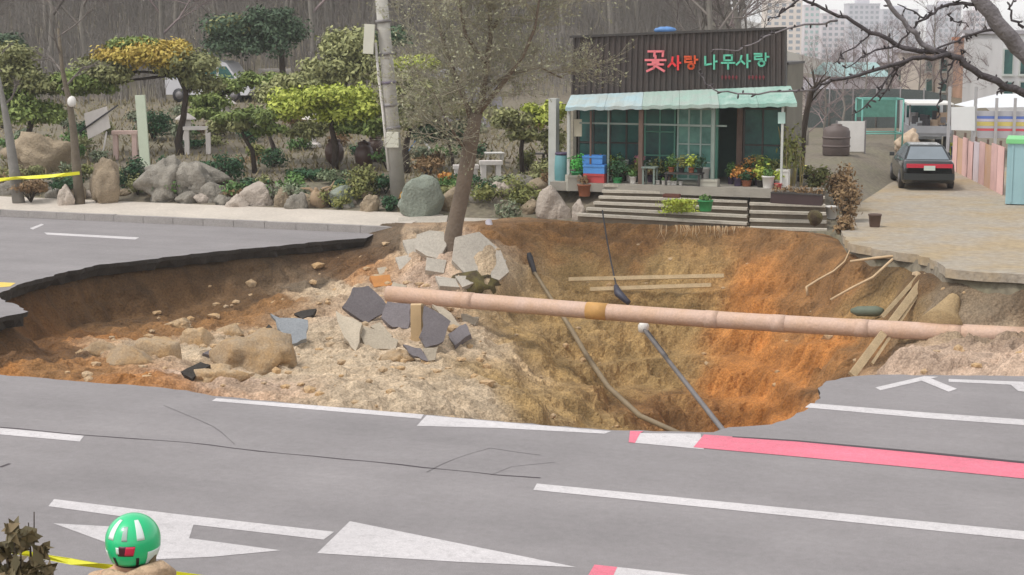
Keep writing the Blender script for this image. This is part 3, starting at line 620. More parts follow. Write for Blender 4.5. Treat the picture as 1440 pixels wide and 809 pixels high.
# timbers and roots
M_WOOD = mat('timber_pale', (178, 156, 122), .85, .2, 3, .3, 30, fine=.15); M_ROOT = mat('root_pale', (190, 164, 130), .9, .15, 4)
def stick(px, r, name, label, cat, m=M_WOOD, n=5):
    pts = [P(a_, b_, Y) for a_, b_, Y in px]; return single(MB().tube(pts, r, n), name, m, label, cat, pts[-1])
def plank(a_, b_, wd, th, label):
    a_, b_ = P(*a_), P(*b_); return single(MB().beam(a_, b_, wd, th, Vector((0, -1, .3))), 'timber_plank', M_WOOD, label, 'plank', b_)
plank((1303, 388, 38.6), (1198, 528, 35.4), .17, .07, 'widest leaning plank running behind the pink pipe to the road edge')
plank((1294, 386, 38.7), (1240, 446, 37.6), .09, .06, 'narrow plank end just left of the widest leaning plank')
plank((1303, 396, 38.5), (1226, 512, 35.9), .06, .05, 'thin lath to the right of the widest leaning plank')
plank((800, 393, 44.0), (1018, 388, 43.2), .10, .10, 'upper of two long timbers lying against the far soil wall')
plank((830, 407, 43.6), (1000, 401, 43.0), .10, .09, 'lower of two long timbers lying against the far soil wall')
stick([(1136, 416, 40.6), (1134, 404, 40.6), (1150, 394, 41), (1172, 382, 41.4), (1188, 368, 41.6), (1196, 350, 41.7)], [.05, .03, .03, .03, .025, .02], 'tree_root', 'pale hooked root hanging from the driveway edge', 'root', M_ROOT)
stick([(1168, 422, 40.2), (1200, 404, 40.2), (1228, 390, 40.0), (1256, 364, 39.9)], .032, 'tree_root', 'long pale root slanting below the driveway slab', 'root', M_ROOT)
stick([(1196, 368, 40.8), (1230, 363, 40.4), (1280, 358, 40.0)], .034, 'tree_root', 'straight pale root lying flat under the driveway slab', 'root', M_ROOT)
stick([(1222, 398, 40.4), (1224, 414, 40.3), (1226, 424, 40.2)], .028, 'tree_root', 'short pale root stub below the long slanting root', 'root', M_ROOT)
t = P(1217, 438, 39.4); single(MB().tube([P(1197, 437, 39.4), P(1206, 438, 39.3), P(1232, 438, 39.2), P(1242, 438, 39.1)], [.05, .12, .13, .07], 9), 'conduit_piece', mat('conduit_green', (96, 104, 88), .7, .2, 3), 'short grey-green conduit piece lying just above the pink pipe', 'conduit', t)
# undermined soil pillar under the driveway
p = P(1338, 430, 37.6)
fw = Vector((0, -.12, 0))
single(MB().tube([S(1340, 390) + fw, S(1340, 404) + fw, S(1338, 422) + fw, S(1330, 440) + fw * .5, S(1324, 462)], [.11, .12, .16, .30, .5], 12), 'soil_pillar', mat('pillar_soil', (160, 136, 100), .97, .25, 2, .7, 10, fine=.2), 'narrow tan soil pillar left standing under the driveway corner', 'soil pillar', P(1322, 478, 36.8))
# hanging roots under the steps
mb = MB(); r_ = random.Random(3)
for i in range(46):
    px = r_.uniform(925, 1060); a_ = P(px, 316 + (px - 925) * .02, 45.3); ln = r_.uniform(.15, .5)
    mb.tube([a_, a_ + Vector((r_.uniform(-.05, .05), -.08, -ln * .5)), a_ + Vector((r_.uniform(-.1, .1), -.1, -ln))], [.012, .01, .004], 3)
o = mb.build('hanging_roots', M_ROOT); stuff(o); tag(o, 'pale fringe of grass roots hanging below the shop steps', 'roots')
#--PART3--
# ================================================================= FLOWER SHOP
SA = R(21); ES = Vector((math.cos(SA), -math.sin(SA), 0)); NS = Vector((math.sin(SA), math.cos(SA), 0)); S0 = P(810, 255, 51.0)
FL = 1.24
def SP(px, py, off=0.0): return PL(px, py, S0 + NS * off, NS)
SHOP = thing('flower_shop', 'single-storey flower shop with dark corrugated sign wall, red and green lettering and green awning', 'shop', (S0.x, S0.y, FL), -SA)
def quad(mb, corners, th): return mb.extr(corners, NS, th)
def rectpx(mb, x0, y0, x1, y1, off, th):      # rectangle on the shop front plane, level in the place
    a = SP(x0, y1, off); b = SP(x1, (y0 + y1) / 2, off); h0 = a.z; h1 = SP(x0, y0, off).z
    return mb.extr([Vector((a.x, a.y, h0)), Vector((b.x, b.y, h0)), Vector((b.x, b.y, h1)), Vector((a.x, a.y, h1))], NS, th)
M_SIGN = mat('sign_corrugated_brown', (74, 64, 60), .55, .18, 1.2, 0, rgb2=(60, 54, 52), fine=.1)
M_WALL = mat('shop_wall', (112, 108, 98), .9, .2, 1); M_TRIM = mat('trim_dark', (62, 58, 56), .6, .2, 2)
# corrugated sign wall: real ribs
mb = MB(); N_ = 148; c0, c1, c2, c3 = (806, 53), (1104, 40), (1104, 126), (803, 133); vs = []
for i in range(N_ + 1):
    f = i / N_; o_ = -0.34 + (0.0 if (i // 2) % 2 == 0 else .045)
    vs += [SP(c3[0] + (c2[0] - c3[0]) * f, c3[1] + (c2[1] - c3[1]) * f, o_), SP(c0[0] + (c1[0] - c0[0]) * f, c0[1] + (c1[1] - c0[1]) * f, o_)]
mb.add(vs, [(2 * i, 2 * i + 2, 2 * i + 3, 2 * i + 1) for i in range(N_)])
mb.extr([SP(*c3, -.28), SP(*c2, -.28), SP(*c1, -.28), SP(*c0, -.28)], NS, .12)
SIGN = mb.build('sign_wall', M_SIGN, SHOP)
MB().beam(SP(802, 52, -.31), SP(1106, 39.5, -.31), .14, .07).build('sign_trim', M_TRIM, SIGN)
MB().beam(SP(1105, 40, -.31), SP(1105, 126, -.31), .05, .14, NS).build('sign_trim', M_TRIM, SIGN)
# lettering
M_RED = mat('letter_red', (226, 58, 62), .5, .08, 3); M_PNK = mat('letter_pink', (226, 120, 126), .5, .08, 3); M_ORG = mat('letter_orange', (214, 84, 40), .5, .08, 3); M_GRN = mat('letter_green', (96, 186, 156), .5, .08, 3); M_DRED = mat('letter_dark_red', (112, 40, 46), .6, .1, 3)
def circ(cx, cy, r, n=10): return [(cx + r * math.cos(2 * math.pi * i / n), cy + r * math.sin(2 * math.pi * i / n)) for i in range(n + 1)]
GL = {'kkoch': [[(.14, .95), (.46, .95), (.44, .72)], [(.54, .95), (.88, .95), (.86, .72)], [(.5, .72), (.5, .55)], [(0, .53), (1, .53)], [(.36, .42), (.64, .42)], [(.12, .32), (.88, .32)], [(.5, .32), (.4, .14), (.08, 0)], [(.55, .22), (.92, 0)]],
      'sa': [[(.36, .9), (.28, .5), (.0, .22)], [(.32, .55), (.58, .28)], [(.8, 1), (.8, 0)], [(.8, .5), (1.0, .5)]],
      'rang': [[(.05, .95), (.52, .95), (.52, .76), (.08, .76), (.08, .52), (.58, .55)], [(.8, 1), (.8, .42)], [(.8, .72), (1.0, .72)], circ(.52, .2, .2)],
      'na': [[(.1, .9), (.1, .3), (.56, .36)], [(.8, 1), (.8, 0)], [(.8, .55), (1.0, .55)]],
      'mu': [[(.2, .95), (.8, .95), (.8, .6), (.2, .6), (.2, .95)], [(0, .42), (1, .42)], [(.5, .42), (.5, 0)]]}
def letter(ch, x0, y0, x1, y1, m, wd):
    mb = MB()
    for st in GL[ch]:
        for (a, b), (c, d_) in zip(st[:-1], st[1:]):
            p = SP(x0 + (x1 - x0) * a, y1 + (y0 - y1) * b, -.375); q_ = SP(x0 + (x1 - x0) * c, y1 + (y0 - y1) * d_, -.375)
            dd = (q_ - p).normalized() * wd * .4; mb.beam(p - dd, q_ + dd, wd, .05, NS)
    return mb.build('letter', m, SIGN)
letter('kkoch', 908, 71, 936, 100, M_PNK, .062)
letter('sa', 940, 79, 957, 98, M_RED, .055); letter('rang', 962, 79, 981, 97, M_ORG, .05)
letter('na', 990, 78, 1008, 97, M_GRN, .052); letter('mu', 1015, 77, 1033, 97, M_GRN, .05); letter('sa', 1036, 77, 1055, 95, M_GRN, .05); letter('rang', 1060, 75, 1081, 93, M_GRN, .048)
for px in list(range(1014, 1038, 5)) + list(range(1052, 1074, 5)):
    mb = MB().beam(SP(px, 109, -.37), SP(px + 3.4, 108.5, -.37), .045, .02, NS); mb.beam(SP(px + 1.5, 106, -.372), SP(px + 1.8, 112, -.372), .03, .02, NS); mb.build('small_letter', M_DRED, SIGN)
# awning panels
M_AW1 = mat('awning_white_blue', (178, 188, 184), .7, .15, 1.6, rgb2=(160, 184, 190), fine=.08); M_AW2 = mat('awning_grey_green', (168, 180, 172), .7, .15, 1.6, rgb2=(146, 174, 162), fine=.08); M_AW3 = mat('awning_teal', (130, 170, 156), .7, .16, 1.6, rgb2=(158, 180, 170), fine=.08)
def awn(xa, xb, m):
    def bk(x): return SP(x, 134 + (x - 803) * (121 - 134) / 309, -.36)
    def fr_(x): return SP(x, 151 + (x - 795) * (145 - 151) / 326, -1.75)
    n = 12; mb = MB(); top = []; bot = []
    for i in range(n + 1):
        x = xa + (xb - xa) * i / n; wv = Vector((0, 0, .006 * (i % 2)))
        xf = 795 + (x - 803) * 326 / 309
        top += [fr_(xf) + wv + Vector((0, 0, -.015 * math.sin(i * 1.3))), bk(x) + wv]; bot += [top[-2] - Vector((0, 0, .1)), top[-1] - Vector((0, 0, .03))]
    k = 2 * (n + 1); fs = []
    for i in range(n):
        fs += [(2 * i, 2 * i + 2, 2 * i + 3, 2 * i + 1), (k + 2 * i + 1, k + 2 * i + 3, k + 2 * i + 2, k + 2 * i), (k + 2 * i, k + 2 * i + 2, 2 * i + 2, 2 * i)]
    fs += [(0, 1, k + 1, k), (2 * n + 1, 2 * n, k + 2 * n, k + 2 * n + 1)]
    return mb.add(top + bot, fs).build('awning_panel', m, SHOP)
for xa, xb, m in ((803, 855, M_AW1), (855.4, 905, M_AW1), (905.4, 955, M_AW2), (955.4, 1008, M_AW2), (1008.4, 1060, M_AW3), (1060.4, 1112, M_AW3)): awn(xa, xb, m)
# posts and rails under the awning
M_PW = mat('post_white', (186, 188, 182), .6, .12, 3); M_PB = mat('post_brown', (104, 84, 74), .8, .2, 4); M_PG = mat('post_grey_green', (122, 134, 126), .6, .15, 3)
def vpost(px, ytop, m, wd=.07, off=-1.55, name='post'):
    t_ = SP(px, ytop, off); return MB().beam(Vector((t_.x, t_.y, FL - .02)), t_, wd, wd, NS).build(name, m, SHOP)
vpost(800, 156, M_PW, .08); vpost(856, 155, M_PG, .05); vpost(902, 153, M_PB, .12); vpost(1004, 150, M_PG, .09); vpost(1101, 149, M_PW, .06); vpost(831, 156, M_PB, .05)
a, b = SP(815, 173, -1.5), SP(1022, 174, -1.5); b.z = a.z; MB().beam(a, b, .04, .05).build('rail', M_PG, SHOP)
# body of the building
M_IN = mat('interior_dark', (50, 54, 52), .9, .2, 2); M_GLASS = mat('glass_teal', (62, 110, 104), .12, .3, .9, rgb2=(36, 58, 62)); M_GLASS2 = mat('glass_pale_teal', (124, 178, 164), .2, .2, .9, rgb2=(70, 116, 108)); M_FRM = mat('frame_green', (84, 142, 124), .5, .1, 3); M_FRW = mat('frame_white', (170, 190, 182), .5, .1, 3)
M_DECK = mat('deck_concrete', (150, 144, 134), .9, .2, 1.2, .2, 20)
wt = SP(810, 132, 0).z
A0 = Vector((S0.x, S0.y, 0)); WL = (SP(1104, 200, 0) - SP(810, 200, 0)).length
def LB(u0, u1, v0, v1, z0, z1, name, m, parent=SHOP):     # box in shop coordinates
    c = A0 + ES * ((u0 + u1) / 2) + NS * ((v0 + v1) / 2) + Vector((0, 0, (z0 + z1) / 2)); return MB().box(c, (u1 - u0, v1 - v0, z1 - z0), -SA).build(name, m, parent)
LB(-.2, WL + .35, -1.75, 0, FL - .25, FL, 'deck', M_DECK)
LB(0.001, WL - .101, .06, 2.199, FL - .3, FL - .01, 'floor', M_DECK)
LB(-.1, 0, 0, 2.2, FL - .3, wt + .9, 'side_wall', M_WALL); LB(WL - .1, WL, 0.061, 2.2, FL - .3, wt + .9, 'side_wall', M_WALL)
LB(-.1, WL, 2.201, 2.3, FL - .3, wt + .9, 'back_wall', M_WALL)
LB(-.2, WL + .02, 0.07, 2.4, wt + .901, wt + .97, 'roof', M_TRIM); LB(0.001, WL - .001, 0, .06, wt - .25, wt + .89, 'upper_wall', M_IN)
LB(0.3, WL - .3, 1.6, 1.7, FL, wt, 'inner_partition', mat('partition_teal', (70, 104, 98), .8, .3, .8))
def window(px0, px1, yt, yb, glass, cols, rows, name='window', fm=M_FRM):
    u0 = (SP(px0, 200, 0) - A0).dot(ES); u1 = (SP(px1, 200, 0) - A0).dot(ES); z1 = SP((px0 + px1) / 2, yt).z; z0 = max(FL + .02, SP((px0 + px1) / 2, yb).z)
    mb = MB(); fw = .05
    def bx(a_, b_, c_, d_, v0=-.02, v1=.05):
        mb.box(A0 + ES * ((a_ + b_) / 2) + NS * ((v0 + v1) / 2) + Vector((0, 0, (c_ + d_) / 2)), (b_ - a_, v1 - v0, d_ - c_), -SA)
    bx(u0, u0 + fw, z0, z1); bx(u1 - fw, u1, z0, z1); bx(u0 + fw, u1 - fw, z1 - fw, z1); bx(u0 + fw, u1 - fw, z0, z0 + fw)
    wdw = mb.build(name, fm, SHOP); du = (u1 - u0) / cols; dz = (z1 - z0) / rows
    for i in range(cols):
        for j in range(rows): LB(u0 + du * i + .03, u0 + du * (i + 1) - .03, .0, .02, z0 + dz * j + .03, z0 + dz * (j + 1) - .03, 'pane', glass, wdw)
    mb = MB()
    for i in range(1, cols): bx(u0 + du * i - .025, u0 + du * i + .025, z0 + fw, z1 - fw, -.015, .04)
    for j in range(1, rows): bx(u0 + fw, u1 - fw, z0 + dz * j - .02, z0 + dz * j + .02, -.012, .035)
    if cols * rows > 1: mb.build('mullion', fm, wdw)
    return wdw
window(813, 856, 152, 258, M_GLASS, 2, 2, fm=M_TRIM); window(857, 905, 152, 258, M_GLASS, 2, 2, fm=M_TRIM); window(906, 950, 152, 258, M_GLASS, 2, 3)
window(952, 1002, 152, 258, M_GLASS2, 3, 4, fm=M_FRW); window(1045, 1100, 152, 258, M_GLASS, 2, 2, fm=M_TRIM)
LB((SP(1004, 200) - A0).dot(ES), (SP(1010, 200) - A0).dot(ES), -.03, .06, FL, wt - .25, 'door_post', M_FRM); LB((SP(1036, 200) - A0).dot(ES), (SP(1044, 200) - A0).dot(ES), -.03, .06, FL, wt - .25, 'door_post', M_PB)
# white wall column at the left end, hanging board, sign strips at the right end
LB(-.45, -.22, -1.2, -.9, 1.0, wt - .1, 'column', M_PW)
MB().extr([SP(807, 168, -1.45), SP(818, 168, -1.45), SP(818, 192, -1.45), SP(807, 192, -1.45)], NS, .03).build('notice_board', mat('board_cream', (186, 180, 160), .8, .1, 2), SHOP)
MB().extr([SP(1094, 158, -1.6), SP(1104, 158, -1.6), SP(1104, 174, -1.6), SP(1094, 174, -1.6)], NS, .03).build('notice_board', mat('board_mint', (176, 204, 196), .8, .1, 2), SHOP)
single(MB().rock(SP(935, 44, .3) + Vector((0, 0, .03)), (.32, .25, .12), 3, 2, .3), 'roof_tarp', mat('tarp_blue', (88, 132, 186), .6, .15, 3), 'small crumpled blue tarp on the edge of the shop roof', 'tarp', SP(935, 44, .3))

# timber steps (each tread its own piece)
M_STEP = mat('step_timber', (182, 174, 160), .85, .2, 2, .3, 25, rnd=.08, fine=.12); M_RISE = mat('step_riser', (126, 114, 98), .95, .25, 2, .3, 20)
STEPS = thing('shop_steps', 'wide weathered grey timber steps leading up to the flower shop', 'steps', G(985, 318, .3), -SA)
def tread(xl, yl, zl, xr, yr, zr, z_under):
    a, b = G(xl, yl, zl), G(xr, yr, zr); d_ = Vector((0, 0, .045)); inn = NS * .2
    MB().beam(a - d_ * .5 + inn * .5, b - d_ * .5 + inn * .5, .24, .07).build('tread', M_STEP, STEPS)
    a2, b2 = a + inn * .3 - Vector((0, 0, .16)), b + inn * .3 - Vector((0, 0, .16)); MB().beam(a2 + inn * .9, b2 + inn * .9, .3, .20).build('riser', M_RISE, STEPS)
for k in range(6):
    t_ = k / 5; tread(847 - 36 * t_ ** 2, 260 + 41 * t_, 1.21 - .74 * t_, 1050, 262 + 52 * t_, 1.21 - .82 * t_, 0)
    tread(1053, 263 + 57 * t_, 1.20 - .86 * t_, 1158 + 4 * t_, 266 + 57 * t_, 1.18 - .86 * t_, 0)
# ---- goods on the deck and steps
def colm(nm, c, r=.7): return mat(nm, c, r, .14, 3)
M_TERRA = colm('terracotta', (150, 92, 64)); M_BLK = colm('plastic_black', (44, 42, 42), .5); M_CRATE = colm('crate_blue', (76, 138, 204), .5); M_PURP = colm('pot_purple', (70, 58, 84), .5); M_REDP = colm('plastic_red', (176, 66, 66), .5); M_URN = colm('urn_grey_white', (188, 194, 188), .5); M_GPL = colm('plastic_green', (60, 150, 90), .5); M_TEAL = colm('barrel_teal', (96, 146, 150), .5); M_YPL = colm('plastic_yellow', (216, 210, 110), .5); M_BRT = colm('trough_brown', (62, 46, 46), .6); M_GRB = colm('box_grey', (168, 164, 152), .8)
LF_G = leafmat('leaf_green', (66, 98, 48), (96, 128, 62)); LF_D = leafmat('leaf_dark', (32, 66, 40), (50, 90, 50)); LF_O = leafmat('leaf_olive', (104, 110, 58), (134, 134, 74)); LF_Y = leafmat('leaf_lime', (150, 166, 60), (180, 190, 76)); LF_F = leafmat('petal_orange', (196, 120, 60), (206, 160, 80)); LF_P = leafmat('petal_pink', (190, 90, 120), (206, 140, 150)); LF_B = leafmat('leaf_brown', (118, 92, 64), (142, 116, 80))
def onz(px, py, z):
    p = G(px, py, z); o_ = (p - S0).dot(NS)
    if z >= FL:                     # keep things on the deck, off the wall and the edge
        lim = min(max(o_, -1.5), -.3)
        if lim != o_: p = PL(px, py, S0 + NS * lim, NS); p.z = z
    return p
def pot(px, py, z, h, r, m, label, plant=None, ph=.3, pr=.2, name='flower_pot', cat='pot', n=160, sz_=.05, flare=1.25, grp=None):
    b = onz(px, py, z); t_ = thing(name, label, cat, b, 0, grp)
    MB().lathe(b, [(r / flare * .98, 0), (r / flare, .01), (r, h * .88), (r * 1.08, h * .89), (r * 1.08, h), (r * .92, h), (r * .9, h * .85)], 12).build('vessel', m, t_)
    MB().lathe(b + Vector((0, 0, h * .78)), [(r * .9, 0), (0.001, .01)], 12, cap=False).build('soil', M_RISE, t_)
    if plant: MB().leaves(b + Vector((0, 0, h + ph * .45)), (pr, pr, ph * .6), n, sz_, .2).build('foliage', plant, t_)
    return t_
def crate(px, py, z, wx, wy, h, m, label, name='plastic_crate', cat='crate', rz=-SA):
    b = onz(px, py, z); t_ = thing(name, label, cat, b, rz); M3 = Matrix.Rotation(rz, 3, 'Z')
    for sx, sy, lx, ly in ((0, -1, wx, .03), (0, 1, wx, .03), (-1, 0, .03, wy - .062), (1, 0, .03, wy - .062)):
        MB().box(b + M3 @ Vector((sx * (wx / 2 - .015), sy * (wy / 2 - .015), h / 2)), (lx, ly, h), rz).build('side', m, t_)
    MB().box(b + Vector((0, 0, .02)), (wx - .07, wy - .07, .03), rz).build('bottom', m, t_)
    MB().box(b + M3 @ Vector((0, -wy / 2 - .008, h - .04)), (wx + .02, .02, .05), rz).build('rim', m, t_); return t_
def jar(px, py, z, prof, m, label, name='urn', cat='urn', grp=None, n=14): b = onz(px, py, z); return single(MB().lathe(b, prof, n), name, m, label, cat, b, grp)
Zd = FL + .004
crate(838, 258, Zd, .62, .42, .26, M_REDP, 'red plastic crate at the bottom of the pile by the left awning posts')
crate(838, 244, Zd + .265, .64, .42, .26, M_CRATE, 'lower blue crate stacked on the red crate'); crate(836, 230, Zd + .53, .60, .4, .24, M_CRATE, 'upper blue crate topmost on the red crate pile')
U_ = [(.06, 0), (.1, .03), (.1, .42), (.12, .46), (.11, .48), (.06, .44)]
jar(866, 243, Zd + .10, U_, M_URN, 'tall white urn nearer the blue crates', grp=None); jar(879, 243, Zd + .10, U_, M_URN, 'tall white urn nearer the brown awning post')
jar(912, 244, Zd + .12, [(.08, 0), (.13, .1), (.14, .3), (.08, .42), (.09, .46)], M_URN, 'grey bulbous jar right of the brown awning post'); jar(922, 246, Zd + .1, [(.06, 0), (.1, .08), (.09, .3), (.05, .36)], colm('jar_grey', (130, 138, 134)), 'small dark grey jar beside the bulbous jar', 'jar', 'jar')
def table(px, py, z, wx, wy, h, m, label, name='display_table', cat='table', rz=-SA, th=.04, leg=.05):
    b = onz(px, py, z); t_ = thing(name, label, cat, b, rz); M3 = Matrix.Rotation(rz, 3, 'Z')
    MB().box(b + Vector((0, 0, h - th / 2)), (wx, wy, th), rz).build('top', m, t_)
    for sx in (-1, 1):
        for sy in (-1, 1): MB().box(b + M3 @ Vector((sx * (wx / 2 - leg), sy * (wy / 2 - leg), (h - th) / 2)), (leg, leg, h - th), rz).build('leg', m, t_)
    return t_
table(872, 252, Zd, .75, .45, .12, M_PB, 'low brown display board carrying the white urns', 'display_stand', 'stand', leg=.06); table(916, 254, Zd, .5, .4, .14, M_PG, 'low grey stand carrying the grey jars', 'display_stand', 'stand', leg=.06)
table(962, 262, Zd, 1.05, .5, .36, M_TRIM, 'dark wooden display table with plants in front of the pale lattice window'); table(914, 262, Zd, .42, .4, .5, M_PG, 'small grey stool-like stand right of the brown awning post', 'plant_stand', 'stand')
for i, (px, m_, lf, lb) in enumerate([(944, M_TERRA, LF_G, 'leafy pot on the left end of the dark display table'), (958, M_BLK, LF_O, 'olive plant pot second on the dark display table'), (972, M_TERRA, LF_Y, 'lime plant pot third on the dark display table'), (984, M_BLK, LF_D, 'dark green plant pot on the right end of the dark display table')]):
    pot(px, 246, Zd + .364, .14, .09, m_, lb, lf, .38, .2)
pot(899, 236, Zd + .3, .16, .11, M_PNK, 'pink pot with pink blooms on a stand by the brown post', LF_P, .3, .18); table(899, 250, Zd, .35, .35, .29, M_PB, 'brown stand under the pink flower pot', 'plant_stand', 'stand')
pot(890, 262, Zd, .2, .1, M_WPLAS, 'small white pot at the foot of the brown post', LF_G, .2, .14); pot(868, 263, Zd, .16, .14, M_GPL, 'green pot with a bushy dark shrub between the crates and the brown post', LF_D, .6, .36, n=420)
pot(991, 256, Zd, .42, .14, M_WPLAS, 'tall white bucket right of the dark display table', name='bucket', cat='bucket')
crate(998, 263, Zd, .5, .3, .2, M_GRB, 'pale grey box at the top of the steps', 'storage_box', 'box')
for i, px in enumerate((925, 933, 941, 949, 957, 946)):
    pot(px, 264.5 if i < 5 else 266.5, Zd, .11, .06, M_WPLAS, 'small white pot, ' + ('first', 'second', 'third', 'fourth', 'fifth', 'foremost')[i] + ' of the row on the top step counted from the blue crates' if i < 5 else 'small empty white pot standing forward of the row on the top step', LF_G if i % 2 else None, .12, .07, n=50, sz_=.03, grp='small white pots along the top step')
pot(1064, 258, Zd, .55, .15, M_PURP, 'tall dark purple pot right of the shop doorway', LF_O, .3, .22); pot(1080, 265, Zd, .34, .17, M_WPLAS, 'wide white pot in front of the tall purple pot', LF_G, .2, .16); pot(1058, 240, Zd, .3, .2, M_TERRA, 'terracotta pot of orange flowers by the doorway', LF_F, .5, .34, n=320)
pot(1076, 243, Zd, .3, .16, M_BLK, 'black pot with loose yellow-green leaves behind the white pot', LF_Y, .5, .3, n=260); pot(1092, 240, Zd, .3, .14, M_BLK, 'black pot of pale flowers below the mint notice board', LF_O, .45, .28, n=200)
crate(1101, 263, Zd, .34, .3, .5, M_WPLAS, 'tall white box at the right end of the top step', 'storage_box', 'box'); pot(1094, 268, Zd - .05, .2, .11, M_REDP, 'small red pot left of the tall white box', None)
b = onz(1112, 262, Zd); t_ = thing('bamboo_plant', 'tall thin yellow-green bamboo at the right corner of the shop', 'plant', b); mb = MB(); r_ = random.Random(8)
for i in range(16): q_ = b + Vector((r_.uniform(-.25, .3), r_.uniform(-.2, .2), 0)); mb.tube([q_, q_ + Vector((r_.uniform(-.1, .1), 0, .8)), q_ + Vector((r_.uniform(-.25, .25), 0, r_.uniform(1.2, 1.7)))], [.015, .012, .005], 4)
mb.build('cane', mat('cane_tan', (150, 138, 86), .8, .2, 3), t_); MB().leaves(b + Vector((0, 0, 1.05)), (.42, .35, .75), 420, .07, .2).build('foliage', LF_O, t_)
r_ = random.Random(55); pm = [M_TERRA, M_BLK, M_WPLAS, M_BLK, M_PURP]; pl = [LF_G, LF_O, LF_D, LF_B, LF_Y, LF_F]
for i in range(30):
    u_ = r_.uniform(.35, 3.6) if i < 17 else r_.uniform(WL - 1.5, WL + .15); p_ = A0 + ES * u_ + NS * r_.uniform(-1.3, -.45); h = r_.uniform(.14, .3); m_ = pm[i % 5]; b = Vector((p_.x, p_.y, Zd)); t_ = thing('flower_pot', 'potted plant crowded on the ' + ('left half of the deck between crates and window' if i < 17 else 'right end of the deck beside the doorway'), 'pot', b, 0, 'crowded pots on the shop deck'); rr = r_.uniform(.09, .15)
    MB().lathe(b, [(rr * .78, 0), (rr * .8, .01), (rr, h * .9), (rr * 1.08, h * .91), (rr * 1.08, h), (rr * .9, h * .9)], 12).build('vessel', m_, t_); ph = r_.uniform(.2, .55); MB().leaves(b + Vector((0, 0, h + ph * .45)), (rr * 1.9, rr * 1.9, ph * .6), 190, .05, .15).build('foliage', pl[i % 6], t_)
# trough planter on the right flight
a = onz(1085, 285, .98); b2 = onz(1156, 289, .95); t_ = thing('planter_trough', 'long dark brown planter trough across the right-hand steps', 'planter', a.lerp(b2, .5), -SA)
MB().beam(a + Vector((0, 0, .14)), b2 + Vector((0, 0, .14)), .32, .28).build('trough', M_BRT, t_); MB().beam(a + Vector((0, 0, .285)), b2 + Vector((0, 0, .285)), .35, .03).build('rim', M_TRIM, t_)
mb = MB()
for i in range(7): mb.leaves(a.lerp(b2, (i + .5) / 7) + Vector((0, 0, .38)), (.14, .12, .14), 50, .04, .2)
mb.build('foliage', LF_B, t_)
for i, (px, py, z, h, r, m_, lf, lb) in enumerate([(1122, 262, 1.0, .3, .16, M_BLK, LF_D, 'black pot behind the planter trough with dark leaves'), (1136, 258, 1.0, .26, .16, M_BLK, LF_O, 'black pot with olive leaves behind the planter trough'), (1128, 246, 1.0, .3, .14, M_YPL, None, 'pale yellow bucket on the bank right of the bamboo'), (1148, 268, .9, .25, .14, M_TERRA, LF_B, 'terracotta pot with dry leaves at the right end of the trough'), (1110, 254, 1.1, .2, .1, M_WPLAS, None, 'little white pot beside the bamboo canes')]):
    pot(px, py, z, h, r, m_, lb, lf, .3, .2)
pot(1168, 308, .42, .36, .18, M_WPLAS, 'white bucket standing beside the lowest right step', name='bucket', cat='bucket')
single(MB().rock(onz(1146, 306, .75), (.2, .2, .22), 4, 2, .2), 'stone', M_CLODD, 'dark stone beside the white bucket on the steps', 'stone', onz(1146, 306, .7))
# green mat, pot and tray on the left flight
mb = MB()
for i in range(5): mb.leaves(onz(955, 286 + i * 4.6, .92 - i * .12) + Vector((0, 0, .06)), (.62, .16, .07), 330, .05, .1)
single(mb, 'grass_mat', LF_Y, 'strip of lime green turf draped over the steps', 'turf', onz(955, 306, .45))
pot(992, 297, .72, .3, .2, M_GPL, 'round green tub on the steps beside the turf', LF_G, .15, .18, name='tub', cat='tub')
crate(945, 278, 1.02, .45, .22, .1, colm('tray_brown', (108, 66, 56)), 'shallow brown tray on the second step', 'seed_tray', 'tray')
# things left of the shop
b = onz(791, 258, 1.15)
t_ = thing('barrel', 'teal barrel with a dark lid at the left corner of the shop', 'barrel', b); MB().lathe(b, [(.19, 0), (.23, .1), (.24, .45), (.22, .8), (.2, .84)], 14).build('vessel', M_TEAL, t_); MB().lathe(b + Vector((0, 0, .84)), [(.22, 0), (.23, .04), (.2, .07)], 14).build('lid', M_PURP, t_)
pot(812, 256, Zd, .3, .18, M_GPL, 'bright green bag-like pot with green leaves beside the teal barrel', leafmat('leaf_bright', (60, 150, 60), (90, 180, 80)), .5, .3, n=260); crate(806, 268, 1.0, .4, .35, .45, M_GRB, 'cream box at the left foot of the steps', 'storage_box', 'box', 0.2); pot(822, 276, .85, .35, .2, M_TERRA, 'brown pot at the left foot of the steps', LF_B, .3, .25)
table(695, 236, .95, .62, .5, .52, M_WPLAS, 'white garden table between the leaning tree and the shop', 'garden_table', 'table', .2); table(751, 234, 1.0, .75, .4, .45, M_TRIM, 'dark garden bench with a pale top left of the teal barrel', 'garden_bench', 'bench', .1)
